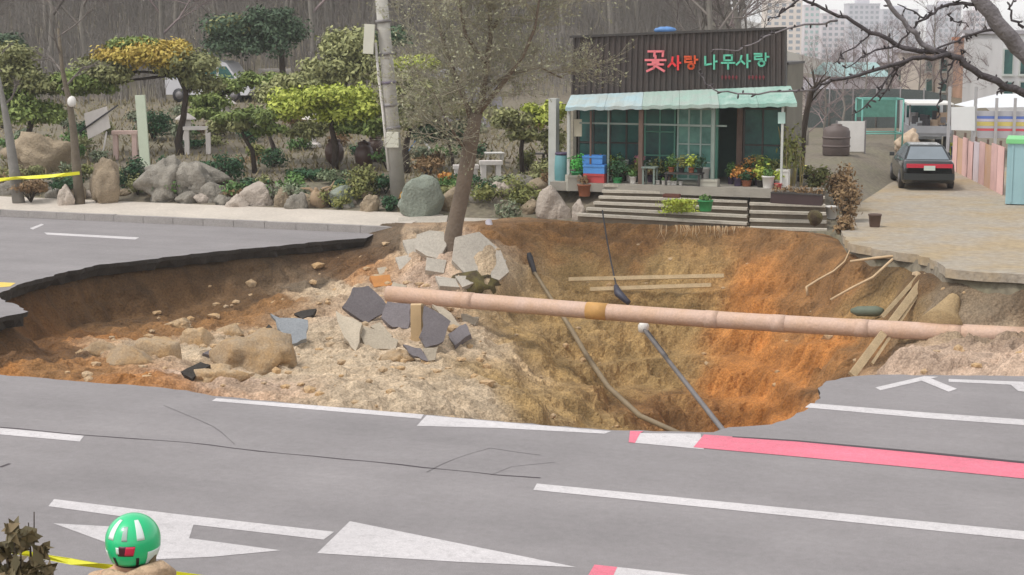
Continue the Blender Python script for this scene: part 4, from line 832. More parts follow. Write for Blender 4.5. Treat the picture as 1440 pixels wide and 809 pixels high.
#--PART4--
# ================================================================= GARDEN, TREES, WOOD
M_BARK = mat('bark_dark', (62, 52, 44), .95, .3, 4, .6, 20); M_BARKG = mat('bark_grey_brown', (104, 94, 80), .95, .25, 3, .6, 18); M_BARKL = mat('bark_light_grey', (128, 122, 114), .95, .25, 3, .3, 15, rnd=.15)
PN_G = leafmat('needle_green', (98, 116, 60), (136, 150, 78)); PN_B = leafmat('needle_bright', (144, 158, 62), (182, 188, 84)); PN_D = leafmat('needle_dark', (52, 74, 52), (82, 102, 72)); PN_O = leafmat('needle_rust', (164, 138, 62), (184, 166, 78)); PN_L = leafmat('needle_olive', (116, 120, 76), (150, 150, 98))
def Yb(px): k_ = (px - 720) / FPX; return (VK + PW) / (DV.x * k_ + DV.y)   # depth of the pavement's back edge
def gbase(px, Y):                      # ground point below a pixel column at depth Y
    q_ = P(px, 200, Y); u_, v_ = toUV(q_); z_ = gz(q_.x, q_.y)
    return Vector((q_.x, q_.y, max(z_, DRV_Z + .002) if (u_ > -8.6 and 38 < v_ < 67) else z_))
def foliage(pads, Y, seed, leaf=.105, dens=1.0):
    r_ = random.Random(seed); mb = MB(); s_ = Y / FPX
    for cx, cy, rx, ry in pads:
        rx *= 1.18; ry *= 1.35
        k = max(6, int(rx * ry / 55))
        for i in range(k):
            a = r_.uniform(0, 6.28); q_ = math.sqrt(r_.random()) * .78
            c = P(cx + math.cos(a) * q_ * rx, cy + r_.uniform(-.55, .45) * ry * (1 - .5 * q_), Y + math.sin(a) * q_ * rx * s_ * .8)
            rr_ = r_.uniform(.38, .62) * min(rx, ry * 2.0) * s_
            mb.leaves(c, (rr_, rr_, rr_ * .62), int(dens * 130), leaf * .85, .35, .5)
    return mb
def pine(px, Y, pads, trunk, label, leaf=.10, tr=.11, seed=1, name='pine_tree', cat='pine tree', bark=M_BARK, group='shaped pines in the garden', dens=1.0):
    b = gbase(px, Y); t_ = thing(name, label, cat, b, 0, group)
    pts = [b - Vector((0, 0, .15))] + [P(a_, c_, Y + random.Random(seed + i).uniform(-.2, .2)) for i, (a_, c_) in enumerate(trunk)]
    k = len(pts); MB().tube(pts, [tr * (1 - .55 * i / (k - 1)) for i in range(k)], 8).build('trunk', bark, t_)
    for m_, pl in pads:
        mb = MB()
        for j, (cx, cy, rx, ry) in enumerate(pl):
            f = min(pts[1:], key=lambda q_: (q_ - P(cx, cy, Y)).length); e_ = P(cx, cy + ry * .2, Y); mb.tube([f, f.lerp(e_, .5) + Vector((0, .1, .08)), e_], [tr * .4, tr * .3, tr * .12], 5)
        mb.build('limb', bark, t_)['kind'] = 'stuff'
        foliage(pl, Y, seed, leaf, dens).build('crown', m_, t_); seed += 13
    return t_
pine(255, 62, [(PN_O, [(200, 78, 62, 17), (228, 68, 40, 12)]), (PN_L, [(262, 92, 42, 18), (150, 100, 40, 18), (290, 118, 30, 12)]), (PN_G, [(128, 122, 34, 20), (185, 62, 32, 10)])], [(250, 200), (258, 165), (262, 130), (250, 105)], 'spreading pine with rust-yellow needles on top beside the pale upright post', seed=2, tr=.16)
pine(40, 60, [(PN_L, [(18, 80, 34, 18), (8, 108, 42, 18), (62, 118, 34, 16)]), (PN_G, [(50, 158, 48, 17), (92, 115, 26, 18), (10, 140, 32, 16)])], [(40, 190), (46, 160), (34, 120)], 'broad olive pine behind the taped street trees', seed=5, tr=.14)
pine(400, 82, [(PN_D, [(330, 42, 42, 20), (392, 44, 36, 24), (350, 66, 58, 15), (372, 24, 40, 12)]), (PN_L, [(322, 36, 26, 12)])], [(398, 110), (396, 80), (388, 55)], 'tall dark pine rising above the white van', seed=9, leaf=.12, tr=.2)
pine(470, 57, [(PN_B, [(455, 140, 66, 17), (418, 156, 40, 12), (492, 156, 44, 16)]), (PN_G, [(510, 178, 40, 14)])], [(472, 205), (466, 180), (470, 160)], 'bright lime green cushion pine left of the utility pole', seed=12, tr=.13, dens=1.3)
pine(358, 56.5, [(PN_G, [(345, 164, 42, 12), (378, 182, 26, 9)]), (PN_L, [(328, 178, 34, 12)])], [(355, 212), (345, 196), (338, 180)], 'small flat-topped green pine with a crooked black trunk', seed=15, tr=.10)
pine(388, 59, [(PN_L, [(400, 132, 38, 16), (420, 118, 30, 12), (432, 182, 28, 12)])], [(384, 205), (378, 190), (392, 150)], 'olive pine behind the small crooked pine', seed=18, tr=.10)
pine(470, 70, [(PN_L, [(492, 62, 40, 22), (470, 100, 48, 18), (520, 96, 38, 20), (445, 112, 30, 12)]), (PN_D, [(555, 50, 28, 16)])], [(482, 150), (486, 110), (490, 80)], 'tall olive pine standing behind the utility pole', seed=21, leaf=.12, tr=.16)
pine(574, 56, [(PN_L, [(600, 132, 52, 22), (582, 166, 40, 13), (640, 158, 38, 13), (560, 110, 34, 12)]), (PN_B, [(578, 88, 36, 11)])], [(570, 212), (574, 190), (584, 150)], 'olive pine with a bright top right of the utility pole', seed=24, tr=.13)
pine(735, 55, [(PN_L, [(718, 166, 40, 14), (752, 190, 36, 11)]), (PN_B, [(766, 160, 26, 18)])], [(733, 210), (735, 195), (738, 175)], 'low yellow-green pine between the leaning tree and the shop', seed=27, tr=.09)
pine(638, 56, [(PN_D, [(620, 186, 34, 15), (650, 178, 24, 10)])], [(636, 222), (632, 205), (628, 190)], 'little dark pine behind the grey-green boulder', seed=30, tr=.07)
pine(300, 66, [(PN_G, [(300, 140, 30, 12), (330, 120, 34, 12), (370, 110, 30, 12), (280, 160, 26, 10)])], [(300, 200), (305, 165), (310, 135)], 'green pine in front of the white van', seed=34, tr=.1)
pine(10, 75, [(PN_D, [(0, 60, 30, 16), (20, 100, 28, 14)])], [(8, 130), (6, 90)], 'dark pine at the foot of the wooded hill behind the olive pine', seed=37, tr=.12)
# shrubs
def shrub(px, py, Y, rx, ry, m_, label, seed=1, leaf=.06, n=700, name='shrub', group=None):
    if px < 600 and Y < 56.1: Y -= 1.7
    b = gbase(px, Y); c = P(px, py, Y); t_ = thing(name, label, 'shrub', b, 0, group); s_ = Y / FPX; rx *= s_; ry *= s_; mb = MB(); r_ = random.Random(seed)
    st = MB()
    for i in range(9): a = r_.uniform(0, 6.28); st.tube([b - Vector((0, 0, .05)), b.lerp(c, .6) + Vector((math.cos(a) * rx * .3, math.sin(a) * rx * .3, 0)), c + Vector((math.cos(a) * rx * .6, math.sin(a) * rx * .6, ry * r_.uniform(-.2, .5)))], [.02, .015, .005], 4)
    st.build('stem', M_BARK, t_)['kind'] = 'stuff'
    for i in range(9):
        a = r_.uniform(0, 6.28); q_ = math.sqrt(r_.random()) * .6
        mb.leaves(c + Vector((math.cos(a) * q_ * rx, math.sin(a) * q_ * rx, r_.uniform(-.75, .4) * ry)), (rx * .6, rx * .6, ry * .6), n // 8, leaf, .3)
    mb.build('foliage', m_, t_); return t_
shrub(183, 240, 55.8, 23, 28, LF_D, 'rounded dark green shrub left of the craggy grey rock', 1, n=1100)
shrub(320, 232, 56, 26, 20, LF_D, 'low dark green shrub right of the craggy grey rock', 2, n=900)
shrub(515, 252, 52.8, 28, 25, LF_O, 'olive bush between the driftwood and the utility pole', 3, n=1100)
shrub(626, 250, 52, 13, 10, LF_F, 'small orange-leaved shrub above the grey-green boulder', 4, n=300)
shrub(565, 278, 51, 7, 12, leafmat('leaf_amber', (196, 150, 60), (214, 176, 80)), 'little amber plant at the foot of the utility pole', 5, n=200)
shrub(684, 272, 50.2, 20, 20, LF_D, 'dark green shrub right of the leaning trunk', 6, n=700)
shrub(735, 268, 50, 36, 28, LF_O, 'wide olive bush hanging over the far edge of the hole', 7, n=1400)
shrub(715, 300, 48.6, 22, 26, leafmat('leaf_grey_green', (104, 116, 92), (134, 140, 112)), 'grey-green weeds drooping over the hole below the olive bush', 8, n=500)
shrub(780, 250, 50.6, 24, 22, LF_B, 'brown twiggy bush left of the shop barrel', 9, n=500)
shrub(430, 242, 56, 40, 9, LF_D, 'low dark green hedge behind the pinkish boulder', 10, n=800); shrub(470, 245, 55, 26, 9, leafmat('leaf_sage', (92, 108, 76), (120, 130, 96)), 'low sage hedge behind the driftwood', 11, n=500)
shrub(90, 255, 55, 24, 10, LF_D, 'low dark plants between the two taped street trees', 12, n=500); shrub(40, 262, 54.6, 30, 9, LF_B, 'dry brown plants below the yellow tape', 13, n=500)
shrub(215, 165, 66, 30, 24, LF_D, 'tall dark evergreen bush behind the pale upright post', 14, n=1100); shrub(600, 232, 54, 28, 14, LF_B, 'dry brown bush behind the grey-green boulder', 15, n=500); shrub(345, 225, 60, 30, 12, LF_B, 'dry brown undergrowth behind the low dark shrub', 16, n=500)
shrub(775, 200, 56, 22, 22, LF_O, 'olive shrub behind the brown twiggy bush', 17, n=600); shrub(1192, 276, 46.5, 26, 34, LF_B, 'dry brown thicket on the bank beside the driveway', 18, n=700); shrub(1178, 250, 49, 24, 30, LF_B, 'dry twiggy bush behind the trough planter', 19, n=900); shrub(1186, 312, 44.6, 18, 14, LF_B, 'low dead weeds beside the white bucket at the steps', 41, n=500); shrub(1150, 245, 50, 22, 18, LF_O, 'olive weeds behind the right end of the trough', 42, n=500)
shrub(545, 215, 57, 30, 14, LF_G, 'green bush behind the earthenware jars', 20, n=600)
LFS = [(LF_O, 'olive'), (LF_B, 'dry brown'), (LF_G, 'green'), (LF_D, 'dark green'), (MATS['leaf_grey_green'], 'grey-green'), (PN_L, 'dull olive')]
r_ = random.Random(404)
for i in range(104):
    px = r_.uniform(-40, 790); Y = (r_.uniform(54.6, 74) if px < 600 else r_.uniform(51.5, 66)) if i < 64 else (Yb(px) + r_.uniform(.35, 2.4) if px < 560 else r_.uniform(49.6, 52)); m_, cn = LFS[(i * 5 + i // 6) % 6]; b = gbase(px, Y); h = r_.uniform(.28, .62); rx = r_.uniform(.35, .85); t_ = thing('garden_plant', 'low ' + cn + ' plant among the garden pines and rocks', 'plant', b, 0, 'low plants of the garden'); mb = MB()
    for j in range(7): a = r_.uniform(0, 6.28); q_ = math.sqrt(r_.random()) * .6; mb.leaves(b + Vector((math.cos(a) * q_ * rx, math.sin(a) * q_ * rx, h * r_.uniform(.35, .75))), (rx * .5, rx * .5, h * .45), 70, .06, .25)
    mb.build('foliage', m_, t_); st = MB()
    for j in range(6): a = r_.uniform(0, 6.28); st.tube([b - Vector((0, 0, .05)), b + Vector((math.cos(a) * rx * .5, math.sin(a) * rx * .5, h * .8))], [.015, .006], 4)
    st.build('stem', M_BARK, t_)['kind'] = 'stuff'
mb = MB()
for i in range(9000):
    px = r_.uniform(-60, 800); Y = r_.uniform(53.6, 84) if px < 560 else r_.uniform(49.6, 75); q_ = P(px, 200, Y); u_, v_ = toUV(q_)
    if v_ < vstart(u_) + .25: continue
    b = Vector((q_.x, q_.y, gz(q_.x, q_.y))); h = r_.uniform(.05, .28); a = r_.uniform(0, 6.28); w_ = Vector((math.cos(a), math.sin(a), 0)) * r_.uniform(.02, .06); l_ = Vector((r_.gauss(0, .1), r_.gauss(0, .1), h)); k = len(mb.v); mb.v += [tuple(b - w_), tuple(b + w_), tuple(b + l_)]; mb.f.append((k, k + 1, k + 2)); mb.sm.append(False)
o = stuff(mb.build('ground_cover', leafmat('weed_mixed', (110, 104, 70), (142, 128, 96)))); tag(o, 'dry weeds and grass tufts covering the garden ground', 'ground cover')
# boulders
M_RK = mat('rock_grey', (132, 126, 116), .95, .32, 2.2, 1.0, 14, rnd=.15, fine=.15); M_RKT = mat('rock_tan', (150, 134, 112), .95, .3, 2.2, 1.0, 14, rnd=.12, fine=.15); M_RKP = mat('rock_pinkish', (168, 156, 144), .95, .25, 2.2, 1.0, 14, rnd=.1, fine=.12); M_RKG = mat('rock_grey_green', (128, 134, 122), .95, .26, 2.2, 1.0, 14, fine=.12)
def boulder(px, py, Y, rx, ry, m_, label, seed, group=None, amp=.28, sub=3):
    if px < 600 and Y < 56: Y -= 1.7
    c = P(px, py, Y); s_ = Y / FPX; b = Vector((c.x, c.y, c.z - ry * s_)); gz_ = gzp(c)
    mb = MB().rock(c, (rx * s_ * 1.12, rx * s_ * .9, ry * s_ * 1.12), seed + 40, sub + 1, amp + .1, cuts=5)
    if b.z > gz_ - .02: mb = MB().rock(Vector((c.x, c.y, (c.z + ry * s_ + gz_ - .35) / 2)), (rx * s_ * 1.1, rx * s_ * .8, (c.z + ry * s_ - gz_ + .35) / 2), seed + 40, sub + 1, amp + .1, cuts=5)
    return single(mb, 'boulder', m_, label, 'boulder', (c.x, c.y, gz_), group)
boulder(60, 208, 58, 42, 22, M_RKT, 'big tan boulder mound behind the yellow tape', 3)
boulder(150, 262, 54.3, 20, 32, M_RKT, 'tall tan standing rock right of the taped street tree', 4)
boulder(232, 256, 54.6, 32, 30, M_RK, 'left block of the craggy grey rock group', 6, amp=.55); boulder(272, 258, 54.4, 24, 24, M_RK, 'right block of the craggy grey rock group', 7, amp=.5); boulder(255, 236, 55.2, 44, 9, M_RK, 'flat craggy ledge lying across the top of the grey rock group', 8, amp=.6)
boulder(363, 270, 53.2, 20, 16, M_RKP, 'pinkish white boulder at the back of the pavement', 9); boulder(396, 276, 52.8, 9, 12, M_RKT, 'small tan stone beside the pinkish white boulder', 10); boulder(336, 280, 53, 15, 7, M_RKP, 'flat pale stone left of the pinkish white boulder', 11)
boulder(594, 274, 50.6, 28, 26, M_RKG, 'large rounded grey-green boulder beside the utility pole', 12, amp=.14); boulder(636, 282, 49.6, 18, 18, M_RKT, 'tan boulder right of the grey-green boulder', 13); boulder(776, 276, 49, 22, 17, M_RKP, 'pale rounded boulder at the left foot of the shop steps', 14, amp=.18)
boulder(418, 280, 52.4, 14, 9, M_RK, 'grey stone left of the driftwood stump', 15); boulder(480, 272, 52.4, 16, 14, M_RKG, 'sage grey boulder right of the driftwood stump', 16); boulder(522, 285, 51.6, 14, 10, M_RKT, 'tan cobble in front of the olive bush', 17); boulder(92, 270, 54, 12, 8, M_RKP, 'pale block at the foot of the taped street tree', 18)
boulder(792, 290, 48.6, 9, 5, M_RKP, 'small white stone on the rim left of the steps', 19); boulder(815, 292, 48.4, 13, 8, M_RKP, 'pale flat stone at the bottom left of the steps', 20); boulder(300, 268, 54, 18, 12, M_RK, 'grey boulder between the craggy rocks and the flat pale stone', 21)
r_ = random.Random(21)
for i in range(48):
    px = r_.uniform(-30, 560) if i < 38 else r_.uniform(640, 830); Y = Yb(px) + r_.uniform(.25, 1.3) if i < 38 else r_.uniform(49.3, 51.5)
    q_ = P(px, 270, Y); sc_ = r_.uniform(.12, .38); g_ = gzp(q_)
    single(MB().rock((q_.x, q_.y, g_ + sc_ * .3), (sc_, sc_ * .8, sc_ * r_.uniform(.6, .9)), 40 + i, 3, .35, cuts=8), 'boulder', (M_RK, M_RKT, M_RKP)[i % 3], ('small grey', 'small tan', 'small pale')[i % 3] + (' filler stone in the rock edging along the pavement' if i < 38 else ' stone in the planting between pavement end and shop'), 'stone', (q_.x, q_.y, g_), 'edging stones of the garden')
# driftwood stump
b = gbase(450, 50.9); t_ = thing('driftwood', 'twisted pale brown driftwood stump at the back of the pavement', 'driftwood', b); M_DW = mat('driftwood_tan', (150, 128, 102), .9, .25, 4, .5, 20)
r_ = random.Random(6); MB().rock(b + Vector((0, 0, .2)), (.38, .3, .28), 5, 3, .6).build('stump', M_DW, t_)
for i in range(9):
    a = r_.uniform(0, 6.28); p1 = b + Vector((0, 0, .2)); p2 = p1 + Vector((math.cos(a) * .35, math.sin(a) * .2, r_.uniform(-.05, .4))); MB().tube([p1, p2, p2 + Vector((math.cos(a + .6) * .3, 0, r_.uniform(-.15, .3)))], [.09, .05, .015], 6).build('root_arm', M_DW, t_)
# earthenware jars
M_JAR = mat('earthenware', (74, 52, 44), .45, .15, 3); jp = [(.16, 0), (.3, .2), (.34, .45), (.27, .68), (.2, .74), (.22, .78), (.18, .8)]
for px, Y, lb in ((512, 57.5, 'dark brown earthenware jar left of the utility pole'), (470, 58.5, 'dark brown earthenware jar under the lime green pine'), (528, 59, 'dark brown earthenware jar half hidden behind the utility pole')):
    b = gbase(px, Y); t_ = thing('storage_jar', lb, 'jar', b); MB().lathe(b, jp, 16).build('vessel', M_JAR, t_); MB().lathe(b + Vector((0, 0, .8)), [(.23, 0), (.2, .06), (.05, .1), (.05, .14)], 16).build('lid', M_JAR, t_)
# pale garden pieces
M_STN = mat('stone_white', (206, 198, 192), .8, .1, 3); M_STP = mat('stone_pink', (206, 178, 168), .8, .12, 3)
b = gbase(176, 62); b2 = P(176, 208, 62); b.z = max(b.z, b2.z - .02)
def bench(px, py, Y, wx, h, m_, label, rz=0.1):
    b = gbase(px, Y); t_ = thing('stone_bench', label, 'bench', b, rz); M3 = Matrix.Rotation(rz, 3, 'Z'); top = P(px, py, Y).z; h = max(.35, top - b.z)
    MB().box(b + Vector((0, 0, h - .06)), (wx, .4, .12), rz).build('top', m_, t_)
    for sx in (-1, 1): MB().box(b + M3 @ Vector((sx * (wx / 2 - .12), 0, (h - .12) / 2)), (.16, .34, h - .12), rz).build('leg', m_, t_)
    return t_
bench(176, 184, 61, .9, .6, M_STP, 'pinkish white stone bench left of the pale upright post'); bench(278, 178, 62, 1.0, .6, M_STN, 'white stone bench with thick legs under the rust-topped pine'); bench(388, 97, 84, 1.6, .7, M_STN, 'white stone table beyond the pines beside the white van')
b = gbase(204, 57); tp = P(197, 134, 57); bt = P(206, 210, 57); t_ = thing('upright_post', 'pale greenish flat post leaning among the pines', 'post', b); MB().beam(b - Vector((0, 0, .1)), tp, .32, .12, Vector((0, 1, 0))).build('shaft', mat('post_pale_green', (196, 204, 182), .7, .08, 3), t_); MB().rock(b + Vector((0, 0, .05)), (.35, .3, .16), 3, 2, .3).build('footing', M_RK, t_)
b = gbase(140, 60); t_ = thing('notice_stand', 'tilted white notice board on a thin leg among the pines', 'notice board', b); q_ = [P(118, 160, 60), P(150, 150, 60), P(155, 180, 60), P(124, 196, 60)]; MB().extr(q_, Vector((.1, 1, .2)), .04).build('board', M_STN, t_); MB().tube([b - Vector((0, 0, .1)), P(150, 185, 60.1)], .03, 6).build('leg', M_STN, t_); MB().tube([P(112, 186, 59.95), P(166, 148, 59.95)], .03, 6).build('brace', M_DKGREY, t_)
def lantern(px, Y, h, label):
    b = gbase(px, Y); t_ = thing('stone_lantern', label, 'lantern', b)
    for nm, z0, pr in (('base', 0, [(.3, 0), (.3, .12), (.2, .18)]), ('shaft', .18, [(.13, 0), (.11, .3), (.13, h * .5)]), ('lamp_house', .18 + h * .5, [(.24, 0), (.26, .08), (.2, .1), (.2, .34), (.22, .36)]), ('roof', .54 + h * .5, [(.4, 0), (.36, .05), (.14, .2), (.06, .24), (.07, .3), (.02, .34)])): MB().lathe(b + Vector((0, 0, z0)), pr, 8, smooth=False).build(nm, M_STN, t_)
lantern(262, 64, 1.0, 'pale stone lantern beside the white stone bench'); lantern(320, 68, 1.2, 'pale stone lantern in front of the white van'); lantern(440, 63, 1.0, 'pale stone lantern behind the lime green pine')
bench(690, 226, 53, .7, .4, M_STN, 'low white stone seat left of the yellow-green pine'); bench(655, 232, 53.5, .8, .3, M_STN, 'low white stone seat just behind the leaning trunk')
# white van beyond the pines
def van(b, rz, label):
    t_ = thing('parked_van', label, 'van', b, rz); M4 = Matrix.Translation(b) @ Matrix.Rotation(rz, 4, 'Z'); M_V = mat('van_white', (206, 204, 208), .35, .05, 2, coat=.3)
    pr = [(-2.1, .35), (2.0, .35), (2.15, .55), (2.1, .95), (1.55, 1.1), (1.0, 1.85), (.7, 1.95), (-1.9, 1.95), (-2.1, 1.8)]
    MB().extr([M4 @ Vector((x_, -.82, z_)) for x_, z_ in pr], M4.to_3x3() @ Vector((0, 1, 0)), 1.64).build('body', M_V, t_)
    for a_, c_ in ((-1.8, -.75), (-.6, .5), (.62, 1.2)):
        w_ = [(a_, 1.15), (c_ if c_ < 1 else 1.4, 1.15), (c_ if c_ < 1 else 1.0, 1.7), (a_, 1.7)]; MB().extr([M4 @ Vector((x_, -.835, z_)) for x_, z_ in w_], M4.to_3x3() @ Vector((0, 1, 0)), .012).build('window', M_GLASS, t_)
    for x_ in (-1.4, 1.35):
        for y_ in (-.84, .66): c = M4 @ Vector((x_, y_, .33)); c2 = M4 @ Vector((x_, y_ + .18, .33)); wh = MB().tube([c, c2], .33, 16).build('wheel', M_DKGREY, t_); MB().tube([M4 @ Vector((x_, y_ - .01, .33)), M4 @ Vector((x_, y_ + .19, .33))], .19, 12).build('rim', M_GREYP, wh)
    return t_
van(gbase(302, 82), R(-12), 'white van parked beyond the pines')
# vinyl greenhouse behind the trees
b = gbase(640, 68); t_ = thing('vinyl_greenhouse', 'pale grey vinyl greenhouse tunnel behind the leaning tree', 'greenhouse', b, 0); mb = MB(); n = 12; prof = [(-1.9 * math.cos(math.pi * i / n), 2.3 * math.sin(math.pi * i / n) ** .7) for i in range(n + 1)]
vs = [b + Vector((x_, y_, z_)) for y_ in (0, 6) for x_, z_ in prof]; mb.add(vs, [(i, i + 1, i + n + 2, i + n + 1) for i in range(n)] + [tuple(range(n, -1, -1)), tuple(range(n + 1, 2 * n + 2))]); mb.build('cover', mat('vinyl_lilac', (150, 146, 152), .5, .12, 1.5), t_)
for k in range(5): x_ = -1.5 + .75 * k; MB().tube([b + Vector((x_, -.05, 0)), b + Vector((x_ - .15, -.05, 2.3 * (1 - (x_ / 1.95) ** 2) ** .4))], .045, 6).build('pole', M_DKGREY, t_)
b = gbase(590, 60); t_ = thing('small_tent', 'small blue and white tent right of the utility pole', 'tent', b); s_ = .5
for k, (m_, a_, c_) in enumerate(((M_CRATE, -s_, 0), (M_WPLAS, 0, s_))): MB().extr([b + Vector((a_, -.3, .75 if a_ == 0 else 0)), b + Vector((c_, -.3, .75 if c_ == 0 else 0)), b + Vector((c_ if c_ else 0, .5, .75 if c_ == 0 else 0)), b + Vector((a_ if a_ else 0, .5, .75 if a_ == 0 else 0))], Vector((.3 if k else -.3, 0, 1)), .03).build('panel', m_, t_)
# utility pole
b = gbase(560, 50.8); t_ = thing('utility_pole', 'grey concrete utility pole with pale boxes at the back of the pavement', 'utility pole', b); M_CON = mat('pole_concrete', (168, 164, 156), .9, .18, 1.5, .2, 20)
tp = P(531, -60, 50.8); ax = tp - b
MB().tube([b - Vector((0, 0, .2)), b + ax * .5, tp], [.235, .2, .17], 16).build('shaft', M_CON, t_)
def onpole(py): k = (P(545, py, 50.8).z - b.z) / ax.z; return b + ax * k
M_BOXW = mat('box_cream', (210, 208, 192), .6, .06, 3)
bx_ = P(519, 55, 50.6); m_ = MB().box(bx_, (.30, .26, .86), .2, Matrix.Rotation(R(4), 3, 'Y')).build('equipment_box', M_BOXW, t_); MB().beam(bx_ + Vector((.1, .05, .3)), onpole(45), .05, .05).build('bracket', M_GREYP, m_)
bx_ = onpole(196) + Vector((-.02, -.27, 0)); MB().box(bx_, (.36, .2, .44)).build('meter_box', M_BOXW, t_)
for py in (32, 78, 118, 150, 182): q_ = onpole(py); MB().tube([q_, q_ + ax.normalized() * .09], .235, 14).build('strap', M_GREYP if py != 118 else mat('strap_purple', (112, 104, 122), .7, .1, 3), t_)
MB().tube([onpole(60) + Vector((-.28, -.1, 0)), onpole(110) + Vector((-.27, -.1, 0)), onpole(160) + Vector((-.24, -.1, 0)), onpole(240) + Vector((-.23, -.12, 0))], .045, 6).build('conduit', M_WPLAS, t_)
# ---- bare trees: recursive limbs and twigs
def bare(seed, h, r0, levels=4, spread=.5, n0=7, lean=Vector((0, 0, 0)), up=.35, kids=5, clear=.3):
    """tapered trunk with limbs and twigs, about the origin; returns (trunk, limbs)"""
    r_ = random.Random(seed); trunk = MB(); tw = MB(); tips = []
    pts = [Vector((0, 0, -.2))]; k = 7
    for i in range(1, k + 1): pts.append(Vector((r_.uniform(-.02, .02) * h, r_.uniform(-.02, .02) * h, h * i / k)) + lean * (i / k) ** 1.3)
    rad = [r0 * (1 - .85 * i / k) for i in range(k + 1)]; trunk.tube(pts, rad, 7)
    def grow(p, d, ln, r, lv):
        q1 = p + d * ln * .5 + Vector((r_.uniform(-.08, .08), r_.uniform(-.08, .08), r_.uniform(-.02, .08))) * ln; d2 = (d + Vector((r_.uniform(-.25, .25), r_.uniform(-.25, .25), up * r_.uniform(.2, 1)))).normalized(); q2 = q1 + d2 * ln * .5
        tw.tube([p, q1, q2], [r, r * .7, r * .35], 3 if lv < 3 else 5, cap=False)
        if lv == 0: tips.append(q2); return
        for _ in range(kids):
            t__ = r_.uniform(.3, 1.0); s_ = p.lerp(q1, t__ * 2) if t__ < .5 else q1.lerp(q2, t__ * 2 - 1)
            dd = (d2 + Vector((r_.gauss(0, 1), r_.gauss(0, 1), r_.gauss(0, .7))) * spread).normalized(); grow(s_, dd, ln * r_.uniform(.45, .7), r * .5, lv - 1)
    for i in range(n0):
        f = clear + (1 - clear) * (i + .5) / n0; j = min(k - 1, int(f * k)); s_ = pts[j].lerp(pts[j + 1], f * k - j); a = i * 2.4 + r_.uniform(-.4, .4)
        grow(s_, Vector((math.cos(a), math.sin(a), r_.uniform(.5, 1.1))).normalized(), h * r_.uniform(.24, .38) * (1.15 - f * .6), rad[j] * .55, levels - 1)
    return trunk, tw, tips
M_TWIG = mat('twig_grey', (116, 108, 102), .95, .2, 3, rnd=.2); M_TWIGP = mat('twig_mauve', (128, 114, 112), .95, .2, 3, rnd=.2)
protos = []
for i in range(5):
    tr_, tw_, _ = bare(100 + i, 9.5 + i * .7, .14, 4, .55, 9, Vector((.3 * (i - 2), 0, 0)), kids=5, clear=.22); protos.append((tr_.mesh('trunk', M_BARKL), tw_.mesh('crown', M_TWIG if i < 3 else M_TWIGP)))
r_ = random.Random(77); pos = []
tries = 0
while len(pos) < 150 and tries < 6000:
    tries += 1; Y = r_.uniform(84, 150); px = r_.uniform(-120, 1050); q_ = P(px, 100, Y)
    if Y < 92 and 250 < px < 430: continue
    if all((q_.x - a_) ** 2 + (q_.y - c_) ** 2 > 3.0 for a_, c_, _ in pos): pos.append((q_.x, q_.y, px))
for i, (x_, y_, px) in enumerate(pos):
    mt, mc = protos[i % 5]; e_ = thing('bare_tree', 'bare grey leafless tree in the wood on the hillside', 'tree', (x_, y_, gz(x_, y_) - .05), r_.uniform(0, 6.28), 'bare trees of the hillside wood'); s_ = r_.uniform(.8, 1.25); e_.scale = (s_, s_, s_ * r_.uniform(.95, 1.2))
    for nm, me_ in (('trunk', mt), ('crown', mc)): o = bpy.data.objects.new(nm, me_); col.objects.link(o); o.parent = e_
# low bare thicket right of the shop and among the houses
sm = [bare(300 + i, 4.2, .07, 4, .6, 9, kids=5, clear=.1) for i in range(2)]; smm = [(a_.mesh('trunk', M_BARKL), c_.mesh('crown', M_TWIGP)) for a_, c_, _ in sm]
for i, (px, Y, s_) in enumerate([(1135, 66, .8), (1160, 70, .9), (1185, 74, .9), (1215, 80, 1.0), (1245, 86, 1.1), (1145, 90, .7), (1175, 96, .75), (1210, 100, .9), (1250, 104, 1.1), (1290, 98, 1.0), (1330, 92, 1.0), (1365, 100, 1.2), (1405, 96, 1.0), (1440, 104, 1.2), (1310, 110, 1.5), (1380, 116, 1.4), (1270, 120, 1.2), (1195, 118, 1.0), (1120, 78, .6), (1340, 125, 1.3)]):
    b = gbase(px, Y); e_ = thing('bare_tree', 'bare mauve-grey leafless tree in the thicket beyond the driveway', 'tree', b - Vector((0, 0, .05)), i * 1.7, 'bare trees of the thicket beyond the driveway'); e_.scale = (s_, s_, s_)
    for nm, me_ in zip(('trunk', 'crown'), smm[i % 2]): o = bpy.data.objects.new(nm, me_); col.objects.link(o); o.parent = e_
# street trees with tape between
def street_tree(px, Y, pts_px, r0, label, seed, n0=5, h=3.2):
    b = gbase(px, Y); b = P(px, 290, Y); b.z = .3; t_ = thing('street_tree', label, 'tree', b); pts = [b - Vector((0, 0, .1))] + [P(a_, c_, Y) for a_, c_ in pts_px]; k = len(pts)
    MB().tube(pts, [r0 * (1 - .75 * i / (k - 1)) for i in range(k)], 9).build('trunk', M_BARKG if seed > 1 else mat('bark_pale', (124, 120, 114), .9, .3, 2, .4, 14), t_)
    _, tw_, _ = bare(seed, h, r0 * .5, 4, .6, n0, kids=4, clear=.05); off = pts[-2]; mb = MB(); mb.add([Vector(v) + off - Vector((0, 0, h * .25)) for v in tw_.v], tw_.f, True); mb.build('crown', M_TWIG, t_); return t_
street_tree(27, 52.9, [(20, 240), (12, 185), (4, 140), (-4, 100)], .20, 'thick pale grey street tree trunk at the outer end of the yellow tape', 1, 4, 2.2)
street_tree(113, 52.4, [(108, 240), (104, 190), (98, 145), (88, 100), (82, 40)], .17, 'slim dark street tree carrying a small white box, tied with yellow tape', 8, 7, 4.0)
